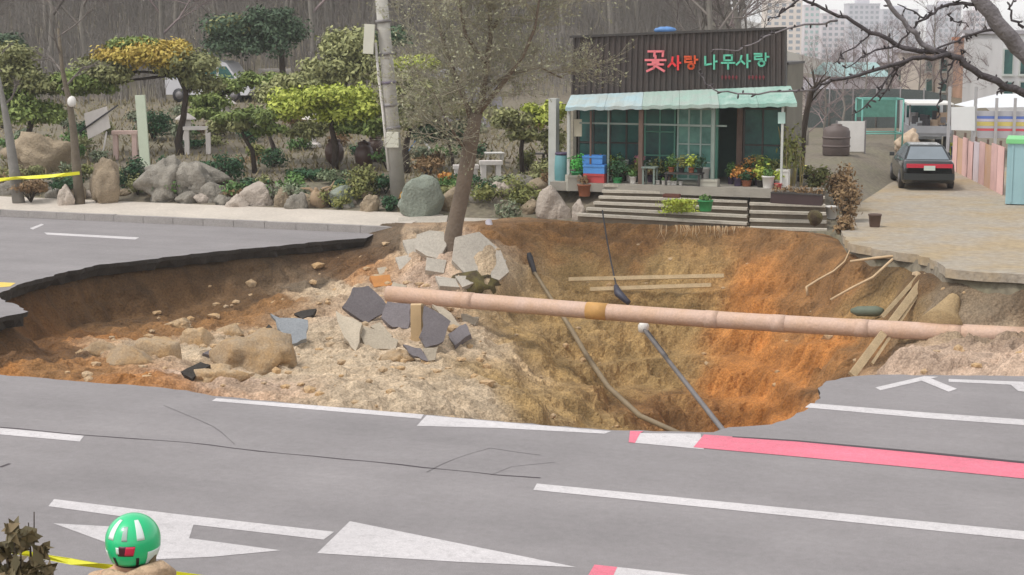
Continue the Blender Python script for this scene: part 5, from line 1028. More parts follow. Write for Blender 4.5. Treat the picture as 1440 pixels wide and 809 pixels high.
q_ = P(101, 143, 52.2); single(MB().rock(q_, (.14, .12, .17), 2, 2, .1), 'lamp_globe', M_WPLAS, 'small white globe fixed on the slim dark street tree', 'globe', q_)
M_TAPE = mat('tape_yellow', (226, 222, 40), .5, .06, 3)
def tape(pts, wd, label, loc):
    mb = MB(); vs = []; r_ = random.Random(len(label)); n = len(pts)
    for i, p in enumerate(pts): tw_ = r_.uniform(-.6, .6); vs += [p + Vector((0, math.sin(tw_) * wd / 2, wd / 2 * math.cos(tw_))), p - Vector((0, math.sin(tw_) * wd / 2, wd / 2 * math.cos(tw_)))]
    vs2 = [Vector(v) + Vector((0, .004, 0)) for v in vs]; k = len(vs)
    mb.add(vs + vs2, [(2 * i + 1, 2 * i + 3, 2 * i + 2, 2 * i) for i in range(n - 1)] + [(k + 2 * i, k + 2 * i + 2, k + 2 * i + 3, k + 2 * i + 1) for i in range(n - 1)]); return single(mb, 'barrier_tape', M_TAPE, label, 'tape', loc)
pts = [P(-30, 256, 52.7), P(0, 253, 52.65), P(22, 250.5, 52.6)] + [P(22 + 90 * f, 250.5 - 7 * f + 1.0 * math.sin(f * 3.1), 52.6 - .4 * f) for f in (.2, .4, .6, .8, 1.0)]
tape(pts, .11, 'yellow barrier tape strung between the two street trees on the pavement', pts[-1])
# ---- the leaning tree on the collapsed mound
b = P(634, 352, 44.4); t_ = thing('leaning_tree', 'leaning tree with a haze of grey-green twigs on the collapsed mound', 'tree', b)
def PT(px, py, dy=0): return P(px, py, 44.4 + dy)
M_TRUNK = mat('bark_brown', (112, 98, 84), .95, .25, 3, .7, 16)
tk = [b - Vector((0, 0, .4)), b, PT(640, 315), PT(650, 270), PT(658, 225), PT(664, 185), PT(670, 160)]; MB().tube(tk, [.30, .26, .21, .20, .20, .20, .15], 12).build('trunk', M_TRUNK, t_)
limbs = [([PT(664, 188), PT(678, 140), PT(684, 95), PT(690, 50), PT(688, 0), PT(684, -60)], .11), ([PT(666, 175), PT(650, 130, .2), PT(632, 85, .4), PT(618, 40, .5), PT(606, -20, .6)], .09), ([PT(672, 160), PT(705, 120, -.2), PT(735, 80, -.4), PT(752, 40, -.5), PT(760, -10, -.5)], .08), ([PT(658, 215), PT(640, 190, -.3), PT(626, 165, -.5), PT(610, 130, -.7)], .05), ([PT(680, 130), PT(715, 105, .5), PT(760, 95, .8), PT(790, 110, 1)], .05), ([PT(684, 90), PT(655, 50, -.5), PT(645, 0, -.8), PT(640, -50, -.8)], .06), ([PT(690, 45), PT(715, 5, .3), PT(735, -40, .4)], .06)]
tw = MB(); tips = []; r_ = random.Random(5)
def twig(p, d_, ln, r, lv):
    m1 = p + d_ * ln * .5 + Vector((r_.gauss(0, .1), r_.gauss(0, .1), r_.gauss(0, .06))) * ln; d2 = (d_ + Vector((r_.gauss(0, .25), r_.gauss(0, .25), .12))).normalized(); e_ = m1 + d2 * ln * .5; tw.tube([p, m1, e_], [r, r * .7, r * .4], 3, cap=False)
    if lv == 0: tips.append((m1, e_)); return
    for _ in range(5):
        f = r_.uniform(.2, 1); s_ = p.lerp(m1, f * 2) if f < .5 else m1.lerp(e_, 2 * f - 1); twig(s_, (d2 + Vector((r_.gauss(0, .7), r_.gauss(0, .7), r_.gauss(0, .55)))).normalized(), ln * r_.uniform(.5, .75), r * .55, lv - 1)
for pts, r0 in limbs:
    k = len(pts); MB().tube(pts, [r0 * (1 - .7 * i / (k - 1)) for i in range(k)], 8).build('limb', M_TRUNK, t_)
    for j in range(16):
        f = r_.uniform(.15, 1) * (k - 1); i = min(k - 2, int(f)); s_ = pts[i].lerp(pts[i + 1], f - i); a = r_.uniform(0, 6.28); twig(s_, Vector((math.cos(a), math.sin(a), r_.uniform(-.1, .8))).normalized(), r_.uniform(.9, 1.5), .018, 3)
tw.build('twigs', mat('twig_olive', (152, 147, 128), .95, .2, 3), t_)['kind'] = 'stuff'
lf = MB(); sel = tips
P_ = np.array([tuple(m_.lerp(e_, r_.random())) for m_, e_ in sel[::2] for _ in range(2)]); n = len(P_); nr = np.random.normal(size=(n, 3)); nr /= np.linalg.norm(nr, axis=1)[:, None]; tt = np.cross(nr, np.random.normal(size=(n, 3))); tt /= np.linalg.norm(tt, axis=1)[:, None]; bb = np.cross(nr, tt); s4 = .035 * (.6 + .8 * np.random.rand(n, 1))
lf.v = [tuple(x_) for x_ in np.stack([P_ + tt * s4, P_ + bb * s4 * .5, P_ - tt * s4, P_ - bb * s4 * .5], 1).reshape(-1, 3).tolist()]; lf.f = [(4 * i, 4 * i + 1, 4 * i + 2, 4 * i + 3) for i in range(n)]; lf.sm = [False] * n
lf.build('crown', leafmat('bud_grey_green', (154, 156, 124), (182, 180, 148)), t_)
print('TREE TIPS', len(tips))
#--PART5--
# ================================================================= UNDERBRUSH OF THE WOOD (one mass)
mb = MB(); r_ = random.Random(91)
for i in range(15000):
    Y = 80 + 68 * r_.random() ** .8; px = r_.uniform(-60, 1060); q_ = P(px, 100, Y); h = r_.uniform(1.2, 4.2); b = Vector((q_.x, q_.y, gz(q_.x, q_.y) - .05))
    if Y < 90 and 240 < px < 440: continue
    l_ = Vector((r_.gauss(0, .13), r_.gauss(0, .13), 1)) * h; m_ = b + l_ * .5 + Vector((r_.gauss(0, .1), 0, 0)); mb.tube([b, m_, b + l_], [.028, .018, .006], 3, cap=False)
    for _ in range(2): f = r_.uniform(.3, .8); s_ = b + l_ * f; mb.tube([s_, s_ + Vector((r_.gauss(0, .4), r_.gauss(0, .4), r_.uniform(.2, .6)))], [.014, .005], 3, cap=False)
o = stuff(mb.build('underbrush', mat('brush_grey', (132, 126, 120), .95, .3, .15))); tag(o, 'grey mass of bare saplings and brush covering the hillside', 'underbrush')
# ================================================================= BEYOND THE DRIVEWAY
def place(px, Y): return gbase(px, Y)
# ---- the parked sedan
CAR_B = place(1297, 57.5); CH = R(-7); t_ = thing('parked_car', 'black sedan with a full-width red tail lamp parked up the driveway', 'car', CAR_B, CH)
CM = Matrix.Translation(CAR_B) @ Matrix.Rotation(CH, 4, 'Z'); CL = lambda x_, y_, z_: CM @ Vector((x_, y_, z_))
M_CAR = mat('car_black_green', (26, 30, 30), .22, .05, 2, coat=.6); M_CGL = mat('car_glass', (120, 128, 134), .08, .1, 2); M_TAIL = mat('tail_lamp_red', (196, 40, 62), .25, .08, 3); M_PLATE = mat('plate_white', (196, 210, 200), .5, .05, 3)
def loft(st, close=True):
    mb = MB(); vs = []; n = None
    for y_, ring in st: n = len(ring); vs += [CL(x_, y_, z_) for x_, z_ in ring]
    k = len(st); fs = [(i * n + j, i * n + (j + 1) % n, (i + 1) * n + (j + 1) % n, (i + 1) * n + j) for i in range(k - 1) for j in range(n)] + [tuple(range(n)), tuple((k - 1) * n + j for j in range(n - 1, -1, -1))]
    return mb.add(vs, fs, True)
def ring(w_, zb, zt, r=.10): return [(-w_ + r * .5, zb), (w_ - r * .5, zb), (w_, zb + r), (w_ + .01, (zb + zt) / 2), (w_ - .02, zt - r), (w_ - r, zt), (-w_ + r, zt), (-w_ + .02, zt - r), (-w_ - .01, (zb + zt) / 2), (-w_, zb + r)]
MB.f_ = None
loft([(-2.26, ring(.72, .36, .80)), (-2.20, ring(.80, .26, .92)), (-1.9, ring(.84, .2, .96)), (-1.2, ring(.86, .2, .95)), (0, ring(.86, .2, .93)), (.9, ring(.86, .2, .92)), (1.5, ring(.85, .2, .86)), (2.1, ring(.80, .24, .76)), (2.28, ring(.70, .34, .64))]).build('body', M_CAR, t_)
cb = [(-.76, -1.72), (.76, -1.72), (.76, 1.0), (-.76, 1.0)]; cr = [(-.58, -1.12), (.58, -1.12), (.58, .28), (-.58, .28)]
mb = MB(); vs = [CL(x_, y_, .93) for x_, y_ in cb] + [CL(x_ * .97, y_, 1.36) for x_, y_ in cr] + [CL(x_ * .85, y_ * .9, 1.41) for x_, y_ in cr]; mb.add(vs, [(0, 1, 5, 4), (1, 2, 6, 5), (2, 3, 7, 6), (3, 0, 4, 7), (4, 5, 9, 8), (5, 6, 10, 9), (6, 7, 11, 10), (7, 4, 8, 11), (8, 9, 10, 11)]); mb.build('cabin', M_CAR, t_)
def glz(a_, b_, c_, d_, nm):
    cs = [Vector(v) for v in (a_, b_, c_, d_)]; ctr_ = sum(cs, Vector()) / 4; nn = (cs[1] - cs[0]).cross(cs[2] - cs[0]).normalized()
    cs = [ctr_ + (v - ctr_) * .9 + nn * .006 for v in cs]; return MB().extr([CM @ v for v in cs], CM.to_3x3() @ nn, .008).build(nm, M_CGL, t_)
B3 = [Vector((x_, y_, .94)) for x_, y_ in cb]; R3 = [Vector((x_ * .97, y_, 1.36)) for x_, y_ in cr]
glz(B3[0], B3[1], R3[1], R3[0], 'rear_window'); glz(B3[2], B3[3], R3[3], R3[2], 'windscreen')
for a_, b_ in ((1, 2), (3, 0)):
    mB = B3[a_].lerp(B3[b_], .5); mR = R3[a_].lerp(R3[b_], .5); glz(B3[a_], mB, mR, R3[a_], 'side_window'); glz(mB, B3[b_], R3[b_], mR, 'side_window')
tl = MB().box(CL(0, -2.245, .80), (1.46, .06, .13), CH).build('tail_lamp', M_TAIL, t_)
MB().box(CL(0, -2.285, .73), (.36, .02, .15), CH).build('license_plate', M_PLATE, t_)
MB().box(CL(0, -2.24, .45), (1.6, .16, .2), CH).build('bumper', mat('bumper_dark', (34, 38, 38), .5, .08, 3), t_)
for sx in (-1, 1):
    for y_ in (-1.38, 1.36):
        wh = MB().tube([CL(sx * .70, y_, .31), CL(sx * .875, y_, .31)], .31, 18).build('wheel', M_BLK, t_); MB().tube([CL(sx * .87, y_, .31), CL(sx * .885, y_, .31)], .19, 12).build('rim', M_GREYP, wh)
    MB().box(CL(sx * .93, .62, .98), (.16, .1, .12), CH).build('mirror', M_CAR, t_)
# ---- pink sheet fence along the driveway, panel by panel
fa, fb = G(1338, 240, .4), G(1410, 276, .4); t_ = thing('sheet_fence', 'faded pink sheet metal fence along the right side of the driveway', 'fence', fb); nf = 9; r_ = random.Random(2)
PKS = [mat('sheet_pink', (214, 176, 170), .7, .15, 1.5, rnd=.08), mat('sheet_peach', (206, 170, 148), .7, .18, 1.5, rgb2=(190, 150, 120)), mat('sheet_lilac', (206, 192, 196), .7, .12, 1.5)]
for i in range(nf):
    a, b = fa.lerp(fb, i / nf), fa.lerp(fb, (i + .95) / nf); h = 1.25 + .28 * i / nf + r_.uniform(-.08, .08); dd = (b - a).normalized(); nn = Vector((-dd.y, dd.x, 0)); k = 6; vs = []
    for j in range(k + 1): q_ = a.lerp(b, j / k) + nn * (.035 if j % 2 else 0) + nn * r_.uniform(-.01, .01); vs += [q_ + Vector((0, 0, -.1)), q_ + Vector((0, 0, h))]
    vs += [v + nn * .02 for v in vs]; m2 = 2 * (k + 1); MB().add(vs, [(2 * j, 2 * j + 2, 2 * j + 3, 2 * j + 1) for j in range(k)] + [(m2 + 2 * j + 1, m2 + 2 * j + 3, m2 + 2 * j + 2, m2 + 2 * j) for j in range(k)]).build('panel', PKS[(0, 1, 0, 0, 2, 0, 1, 0, 0)[i]], t_)
    if i % 2 == 0: MB().beam(a + nn * .08 - Vector((0, 0, .1)), a + nn * .08 + Vector((0, 0, h + .15)), .07, .07, nn).build('post', M_PB, t_)
# ---- teal container at the frame edge
b = G(1470, 291, .4); t_ = thing('storage_container', 'pale teal metal container with a bright green tarp over its top beside the pink fence', 'container', b, R(-18)); M4 = Matrix.Translation(b) @ Matrix.Rotation(R(-18), 4, 'Z')
MB().box(M4 @ Vector((0, .9, .95)), (2.3, 1.8, 1.8), R(-18)).build('body', mat('container_teal', (146, 180, 186), .6, .1, 1.2), t_); MB().box(M4 @ Vector((0, .9, 1.92)), (2.4, 1.9, .13), R(-18)).build('tarp', mat('tarp_green', (120, 196, 128), .6, .1, 2), t_)
for k in range(6): MB().box(M4 @ Vector((-1.0 + k * .4, -.015, .95)), (.06, .03, 1.7), R(-18)).build('rib', MATS['container_teal'], t_)
for sx in (-1, 1): MB().box(M4 @ Vector((sx * 1.0, .9, .03)), (.2, 1.7, .1), R(-18)).build('foot', M_DKGREY, t_)
# ---- white board on posts
b = place(1353, 60); t_ = thing('white_board', 'blank white board fixed on two grey posts above the pink fence', 'board', b)
MB().extr([P(1338, 151, 60), P(1371, 150, 60), P(1371, 184, 60), P(1338, 183, 60)], Vector((0, 1, 0)), .04).build('board', mat('board_white', (226, 226, 224), .6, .04, 2), t_)
for px in (1336, 1373): q_ = P(px, 122, 60.08); MB().beam(Vector((q_.x, q_.y, b.z - .1)), q_, .09, .09, Vector((0, 1, 0))).build('post', mat('post_galvanised', (170, 168, 168), .5, .1, 3), t_)
# ---- striped banner fence and stall roof
b = place(1410, 63); t_ = thing('banner_fence', 'grey fence carrying a banner with blue, yellow and red stripes', 'banner', b)
for y0, y1, c, nm in ((156, 163, (176, 176, 182), 'grey'), (163.3, 167, (94, 120, 190), 'blue'), (167.3, 171, (196, 190, 206), 'lilac'), (171.3, 177, (206, 190, 110), 'yellow'), (177.3, 180.5, (186, 184, 190), 'silver'), (180.8, 184, (206, 84, 92), 'red'), (184.3, 194, (176, 174, 178), 'ash')):
    MB().extr([P(1374, y0, 63), P(1470, y0 + 1, 63), P(1470, y1 + 1, 63), P(1374, y1, 63)], Vector((0, 1, 0)), .03).build('stripe', mat('banner_' + nm, c, .7, .1, 2), t_)
for px in (1372, 1402, 1428, 1460): q_ = P(px, 138, 62.92); MB().beam(Vector((q_.x, q_.y, b.z - .1)), q_, .1, .06, Vector((0, 1, 0))).build('post', MATS['post_galvanised'], t_)
b = place(1415, 70); t_ = thing('stall_tent', 'white pitched stall tent behind the striped banner', 'tent', b); c0 = P(1368, 152, 69); c1 = P(1475, 150, 69); rg = P(1420, 132, 70.5)
MB().add([c0, c1, c1 + Vector((0, 3, 0)), c0 + Vector((0, 3, 0)), Vector((rg.x - .5, rg.y, rg.z)), Vector((rg.x + .5, rg.y, rg.z))], [(0, 1, 5, 4), (1, 2, 5), (2, 3, 4, 5), (3, 0, 4)]).build('roof', mat('tent_white', (210, 212, 214), .7, .08, 2), t_)
for q_ in (c0, c1, c0 + Vector((0, 3, 0)), c1 + Vector((0, 3, 0))): MB().beam(Vector((q_.x, q_.y, gz(q_.x, q_.y) - .1)), q_, .06, .06, Vector((0, 1, 0))).build('leg', MATS['post_galvanised'], t_)
# ---- teal pipe-frame cage
b = place(1240, 65); t_ = thing('pipe_cage', 'open teal pipe-frame cage left of the black sedan', 'cage', b); M_CG = mat('cage_teal', (98, 160, 148), .5, .1, 3); wx, wy, h = 1.55, 1.2, 1.85
cs = [b + Vector((x_, y_, 0)) for x_, y_ in ((-wx / 2, 0), (wx / 2, 0), (wx / 2, wy), (-wx / 2, wy))]
for c in cs: MB().tube([c - Vector((0, 0, .05)), c + Vector((0, 0, h))], .035, 6).build('upright', M_CG, t_)
for i in range(4):
    for z_ in (h, .55): MB().tube([cs[i] + Vector((0, 0, z_)), cs[(i + 1) % 4] + Vector((0, 0, z_))], .03, 6).build('rail', M_CG, t_)
MB().box(b + Vector((0, wy, h - .38)), (wx - .1, .02, .7)).build('net_panel', mat('net_green', (86, 134, 120), .8, .2, 6), t_)
crate(1246, 236, .42, .9, .5, .3, colm('crate_mustard', (176, 156, 96)), 'mustard crate on the ground inside the teal cage', 'crate', 'crate', 0); crate(1228, 240, .42, .4, .4, .35, M_GPL, 'small green bin at the left foot of the teal cage', 'bin', 'bin', 0)
table(1246, 226, .42, 1.1, .6, .62, M_TRIM, 'dark workbench standing behind the teal cage front', 'work_bench', 'bench', 0)
# ---- brown tank and white panel
b = place(1176, 60.5); t_ = thing('water_tank', 'brown rounded plastic tank at the left of the driveway', 'tank', b); MB().lathe(b, [(.44, 0), (.48, .05), (.48, .85), (.42, .98), (.2, 1.06), (.2, 1.1), (.14, 1.12)], 18).build('vessel', mat('tank_brown', (92, 80, 76), .6, .15, 2), t_)
for z_ in (.3, .6): MB().lathe(b + Vector((0, 0, z_)), [(.48, 0), (.505, .02), (.505, .06), (.48, .08)], 18).build('hoop', MATS['tank_brown'], t_)
b = place(1196, 62); t_ = thing('sheet_screen', 'white sheet screen standing behind the brown tank', 'screen', b); MB().box(b + Vector((0, 0, .58)), (1.0, .06, 1.1)).build('sheet', M_WPLAS, t_)
for sx in (-1, 1): MB().box(b + Vector((sx * .52, 0, .56)), (.05, .1, 1.2)).build('post', M_GREYP, t_)
# ---- small truck seen from behind
b = place(1303, 70); rz = R(-8); t_ = thing('flatbed_truck', 'small grey truck loaded with dark machinery beyond the black sedan', 'truck', b, rz); TM = Matrix.Translation(b) @ Matrix.Rotation(rz, 4, 'Z')
def TB(c, d_, nm, m_): return MB().box(TM @ Vector(c), d_, rz).build(nm, m_, t_)
M_TG = mat('truck_grey', (150, 150, 154), .5, .12, 2); M_MACH = mat('machine_dark', (64, 62, 66), .7, .3, 3)
TB((0, .3, .72), (1.7, 3.0, .12), 'bed', M_TG); TB((0, 2.7, 1.15), (1.65, 1.5, 1.6), 'cab', mat('truck_white', (196, 198, 200), .4, .06, 2)); TB((0, 1.94, 1.5), (1.35, .02, .5), 'rear_window', M_GLASS)
for sx in (-1, 1): TB((sx * .84, .3, .93), (.05, 3.0, .3), 'side_board', M_TG)
TB((0, -1.22, .93), (1.7, .05, .3), 'tail_board', M_TG)
for y_ in (-.6, 2.6):
    for sx in (-1, 1): MB().tube([TM @ Vector((sx * .62, y_, .34)), TM @ Vector((sx * .84, y_, .34))], .34, 14).build('wheel', M_BLK, t_)
ld = thing('machine_load', 'pile of dark machine parts under a pale roof on the grey truck', 'machinery', TM @ Vector((0, .3, .78)), rz); r_ = random.Random(9)
for i in range(14): MB().box(TM @ Vector((r_.uniform(-.6, .6), r_.uniform(-.7, 1.2), .78 + r_.uniform(.1, .85))), (r_.uniform(.15, .5), r_.uniform(.15, .5), r_.uniform(.12, .5)), r_.uniform(0, 1.5)).build('machine_part', (M_MACH, M_GREYP, colm('part_tan', (186, 160, 136)), M_MACH)[i % 4], ld)
for sx in (-1, 1):
    for y_ in (-1.0, 1.5): MB().tube([TM @ Vector((sx * .8, y_, .78)), TM @ Vector((sx * .8, y_, 1.92))], .03, 6).build('post', M_GREYP, ld)
MB().box(TM @ Vector((0, .25, 1.95)), (1.8, 2.8, .06), rz).build('cover', M_WPLAS, ld)
t2 = place(1332, 62); pot(1335, 218, .42, .5, .2, colm('drum_lime', (196, 206, 90)), 'lime yellow drum right of the black sedan', name='drum', cat='drum'); pot(1343, 222, .42, .45, .18, colm('drum_blue', (70, 90, 170)), 'blue drum against the far end of the pink fence', name='drum', cat='drum')
b = place(1276, 66); single(MB().rock(b + Vector((0, 0, .5)), (.5, .4, .62), 8, 4, .5, cuts=6), 'covered_heap', colm('heap_cream', (198, 176, 152)), 'cream sacking heap between the teal cage and the grey truck', 'heap', b)
# ---- dark green net fence
t_ = thing('net_fence', 'dark green-grey net fence beyond the driveway', 'fence', place(1220, 77)); M_NET = mat('net_dark', (84, 90, 88), .9, .15, 1.5, fine=.2)
for i in range(6):
    a, b = place(1132 + i * 33, 77), place(1132 + (i + 1) * 33, 77); MB().extr([a + Vector((.04, 0, -.05)), b + Vector((-.04, 0, -.05)), b + Vector((-.04, 0, 1.75)), a + Vector((.04, 0, 1.75))], Vector((0, 1, 0)), .03).build('net_panel', M_NET, t_); MB().tube([a - Vector((0, 0, .1)), a + Vector((0, 0, 1.85))], .035, 6).build('post', M_GREYP, t_)
# ---- dark slim tree and banner pole by the shop corner
b = onz(1127, 218, 1.15); b = P(1127, 222, 53); b.z = gzp(b); t_ = thing('slim_tree', 'slim black-barked tree at the right corner of the shop', 'tree', b); pts = [b - Vector((0, 0, .1)), P(1130, 185, 53), P(1135, 155, 53), P(1141, 128, 53), P(1150, 118, 53), P(1168, 108, 53)]
MB().tube(pts, [.1, .095, .09, .08, .05, .02], 8).build('trunk', M_BARK, t_); r_ = random.Random(6)
for k in range(7): p0 = pts[2].lerp(pts[4], r_.random()); a = r_.uniform(0, 6.28); e_ = p0 + Vector((math.cos(a) * .7, math.sin(a) * .5, r_.uniform(.3, .9))); MB().tube([p0, p0.lerp(e_, .5) + Vector((0, 0, .08)), e_], [.03, .02, .006], 5).build('branch', M_BARK, t_)
b = P(1121, 215, 52); b.z = gzp(b); t_ = thing('vertical_banner', 'narrow white vertical banner with a red hem on a pole by the shop corner', 'banner', b); MB().tube([b - Vector((0, 0, .1)), P(1121, 122, 52)], .025, 6).build('pole', M_GREYP, t_); MB().extr([P(1119, 126, 51.95), P(1127, 126, 51.95), P(1126, 168, 51.95), P(1118, 168, 51.95)], Vector((0, 1, 0)), .012).build('cloth', mat('banner_cream', (206, 198, 196), .8, .08, 2), t_); MB().extr([P(1112, 166, 51.9), P(1119, 166, 51.9), P(1119, 182, 51.9), P(1112, 184, 51.9)], Vector((0, 1, 0)), .012).build('hem', colm('hem_red', (176, 96, 104)), t_)
pot(1230, 319, DRV_Z + .005, .34, .17, mat('jar_rust', (88, 68, 58), .6, .2, 3), 'small dark brown pot standing alone on the driveway', None)
# ---- houses and towers
def house(px0, px1, ytop, Y, dep, wallm, roofm, label, wins=(), roof='flat', name='house', cat='house', fm=None):
    a, b = place(px0, Y), place(px1, Y); zt = P(px0, ytop, Y).z; g_ = min(a.z, b.z) - .4; c = (a + b) / 2; wd = (b - a).length; t_ = thing(name, label, cat, (c.x, c.y, g_ + .4))
    MB().box((c.x, c.y + dep / 2, (zt + g_) / 2), (wd, dep, zt - g_)).build('wall', wallm, t_)
    if roof == 'flat': MB().box((c.x, c.y + dep / 2, zt + .1), (wd + .3, dep + .3, .2)).build('roof', roofm, t_)
    else:
        h = roof; MB().add([Vector((c.x + sx * (wd / 2 + .3), c.y + yy, zt + .003)) for yy in (-.3, dep + .3) for sx in (-1, 1)] + [Vector((c.x + sx * (wd / 2 + .1), c.y + dep / 2, zt + h)) for sx in (-1, 1)], [(0, 1, 5, 4), (3, 2, 4, 5), (1, 3, 5), (2, 0, 4), (0, 2, 3, 1)]).build('roof', roofm, t_)
    for x0, y0, x1, y1 in wins:
        p0, p1 = P(x0, y1, Y), P(x1, y0, Y); cw = ((p0.x + p1.x) / 2, c.y - .03, (p0.z + p1.z) / 2)
        w_ = MB().box(cw, (p1.x - p0.x + .14, .1, p1.z - p0.z + .14)).build('window', fm or M_PW, t_); MB().box((cw[0], cw[1] - .055, cw[2]), (p1.x - p0.x, .02, p1.z - p0.z)).build('pane', M_GLASS, w_); MB().box((cw[0], cw[1] - .09, p0.z - .1), (p1.x - p0.x + .3, .1, .07)).build('sill', fm or M_PW, w_)
    return t_
W1 = mat('wall_mauve', (196, 186, 188), .9, .12, .5); W2 = mat('wall_beige', (208, 196, 184), .9, .12, .5); W3 = mat('wall_brick', (196, 156, 132), .9, .18, 1.2); W4 = mat('wall_white', (206, 204, 204), .85, .06, .5); RF1 = mat('roof_grey', (166, 162, 166), .85, .15, .8); RF2 = mat('roof_teal', (150, 178, 176), .7, .12, .8)
house(1196, 1288, 88, 118, 7, W1, RF1, 'low mauve-grey house behind the thicket with a grey gabled roof', [(1208, 98, 1220, 112), (1238, 98, 1252, 112), (1264, 98, 1276, 112)], 1.2)
house(1292, 1378, 76, 112, 8, W2, RF1, 'beige house with rows of windows behind the white board', [(x_, y_, x_ + 10, y_ + 16) for x_ in (1302, 1322, 1342, 1360) for y_ in (84, 112)], 'flat')
house(1378, 1402, 58, 104, 7, W3, mat('roof_orange', (190, 128, 96), .85, .15, .8), 'narrow orange brick house with two small windows', [(1384, 72, 1391, 86), (1384, 100, 1391, 114)], 'flat')
house(1404, 1500, 48, 94, 8, W4, RF1, 'white house with tall dark windows behind the stall tent', [(1411, 70, 1424, 104), (1434, 70, 1447, 104), (1411, 116, 1424, 132), (1434, 116, 1447, 132)], 'flat')
house(1172, 1242, 108, 92, 6, W1, RF2, 'low shed with a pale teal roof behind the thicket', [], .7, 'shed', 'shed')
house(1120, 1170, 128, 88, 5, W2, RF1, 'small beige shed just right of the shop roof', [], .6, 'shed', 'shed')
def tower(px0, px1, ytop, Y, wallm, label, cols, strip=None):
    a, b = P(px0, 60, Y), P(px1, 60, Y); zt = P(px0, ytop, Y).z; g_ = min(gz(a.x, a.y), gz(b.x, b.y)); c = (a + b) / 2; wd = (b - a).length; t_ = thing('apartment_tower', label, 'apartment tower', (c.x, c.y, g_)); dep = 14
    MB().box((c.x, c.y + dep / 2, (zt + g_) / 2 - 1), (wd, dep, zt - g_ + 2)).build('wall', wallm, t_); MB().box((c.x, c.y + dep / 2, zt + 1.2), (wd * .4, dep * .5, 2.4)).build('roof_block', wallm, t_); MB().box((c.x, c.y + dep / 2, zt + .2), (wd + .4, dep + .4, .5)).build('parapet', wallm, t_)
    n = int((zt - g_) / 2.9); mb = MB()
    for i in range(n):
        for j in range(cols): mb.box((c.x - wd / 2 + wd * (j + .5) / cols, c.y - .05, zt - 1.7 - i * 2.9), (wd / cols * .55, .12, 1.5))
    mb.build('window_rows', strip or mat('tower_glass', (128, 136, 146), .3, .1, .2), t_)['kind'] = 'stuff'; return t_
TWA = mat('tower_cream', (226, 212, 200), .85, .05, .05); TWB = mat('tower_pinkish', (214, 206, 210), .85, .05, .05); TWC = mat('tower_grey', (190, 188, 196), .85, .05, .05)
tower(1076, 1127, 2, 820, TWA, 'cream apartment tower rising right behind the shop sign', 5); tower(1130, 1152, 8, 880, TWB, 'slim pinkish apartment tower with teal glass', 3, mat('tower_glass_teal', (136, 172, 168), .3, .1, .2)); tower(1155, 1188, 20, 900, TWB, 'wide pale apartment tower right of the slim teal-glass one', 4)
tower(1192, 1236, 6, 980, TWC, 'hazy grey apartment tower above the mauve house', 6); tower(1240, 1290, 14, 1020, TWC, 'hazy grey apartment tower above the mauve house roof end', 6); tower(1310, 1350, 8, 940, TWC, 'hazy grey apartment tower above the beige house', 5); tower(1362, 1400, 16, 960, TWB, 'pale apartment tower above the brick house', 5)
# ================================================================= FOREGROUND: cherry branches, person, shrub, tape
BZ = 1.55
M_CH = mat('cherry_bark', (78, 72, 74), .9, .25, 12, .4, 60); M_CHL = mat('cherry_bark_light', (120, 114, 116), .9, .25, 12, .4, 60)
tb = UV(0, 0); tb = P(1740, 200, 8.2); tb = Vector((tb.x, tb.y, BZ - .05)); CT = thing('cherry_tree', 'bare budding cherry tree whose branches reach in front of the driveway view', 'tree', tb)
def C_(px, py, Y=8.0): return P(px, py, Y)
fork = C_(1700, 300, 8.2)
MB().tube([tb - Vector((0, 0, .2)), tb + Vector((.03, 0, .8)), tb + Vector((-.03, 0, 1.8)), fork, C_(1650, 250, 8.15), C_(1570, 220, 8.1)], [.17, .15, .13, .11, .08, .06], 12).build('trunk', M_CHL, CT)
r_ = random.Random(12)
def branch(px, r0, r1, m_=M_CH, buds=True, name='branch'):
    pts = [C_(*p) if len(p) == 3 else C_(p[0], p[1], 8.0) for p in px]; sm_ = []; r0 *= .8; r1 *= .8
    for i in range(len(pts) - 1):
        for j in range(3): sm_.append(pts[i].lerp(pts[i + 1], j / 3) + Vector((r_.gauss(0, .004), r_.gauss(0, .01), r_.gauss(0, .004))))
    sm_.append(pts[-1]); k = len(sm_); b_ = MB().tube(sm_, [r0 + (r1 - r0) * i / (k - 1) for i in range(k)], 8).build(name, m_, CT)
    if buds:
        mb = MB()
        for i in range(1, k):
            for _ in range(2):
                if r_.random() < .42:
                    d_ = Vector((r_.gauss(0, 1), r_.gauss(0, .5), r_.gauss(0.3, 1))).normalized(); ln = r_.uniform(.010, .026); rr_ = r0 + (r1 - r0) * i / (k - 1); p_ = sm_[i].lerp(sm_[i - 1], r_.random()); mb.tube([p_, p_ + d_ * (rr_ + ln * .6), p_ + d_ * (rr_ + ln)], [.0035, .005, .002], 4)
        mb.build('bud_cluster', M_CH, b_)['kind'] = 'stuff'
    return b_
branch([(1570, 220, 8.1), (1510, 150), (1460, 98), (1432, 66), (1400, 32), (1375, -6), (1355, -50)], .056, .042, M_CHL, False, 'limb')
branch([(1570, 220, 8.1), (1500, 158), (1440, 131), (1400, 114), (1368, 98), (1340, 80), (1320, 72), (1290, 72), (1260, 63), (1225, 45), (1190, 26), (1160, 14), (1125, -3), (1090, -25)], .027, .006)
branch([(1322, 73), (1296, 62), (1282, 42), (1262, 20), (1240, -8)], .017, .013, M_CHL); branch([(1335, 78), (1300, 80, 7.9), (1275, 86, 7.9), (1235, 98, 7.8), (1200, 108, 7.8), (1160, 117, 7.8), (1142, 128, 7.8)], .015, .007)
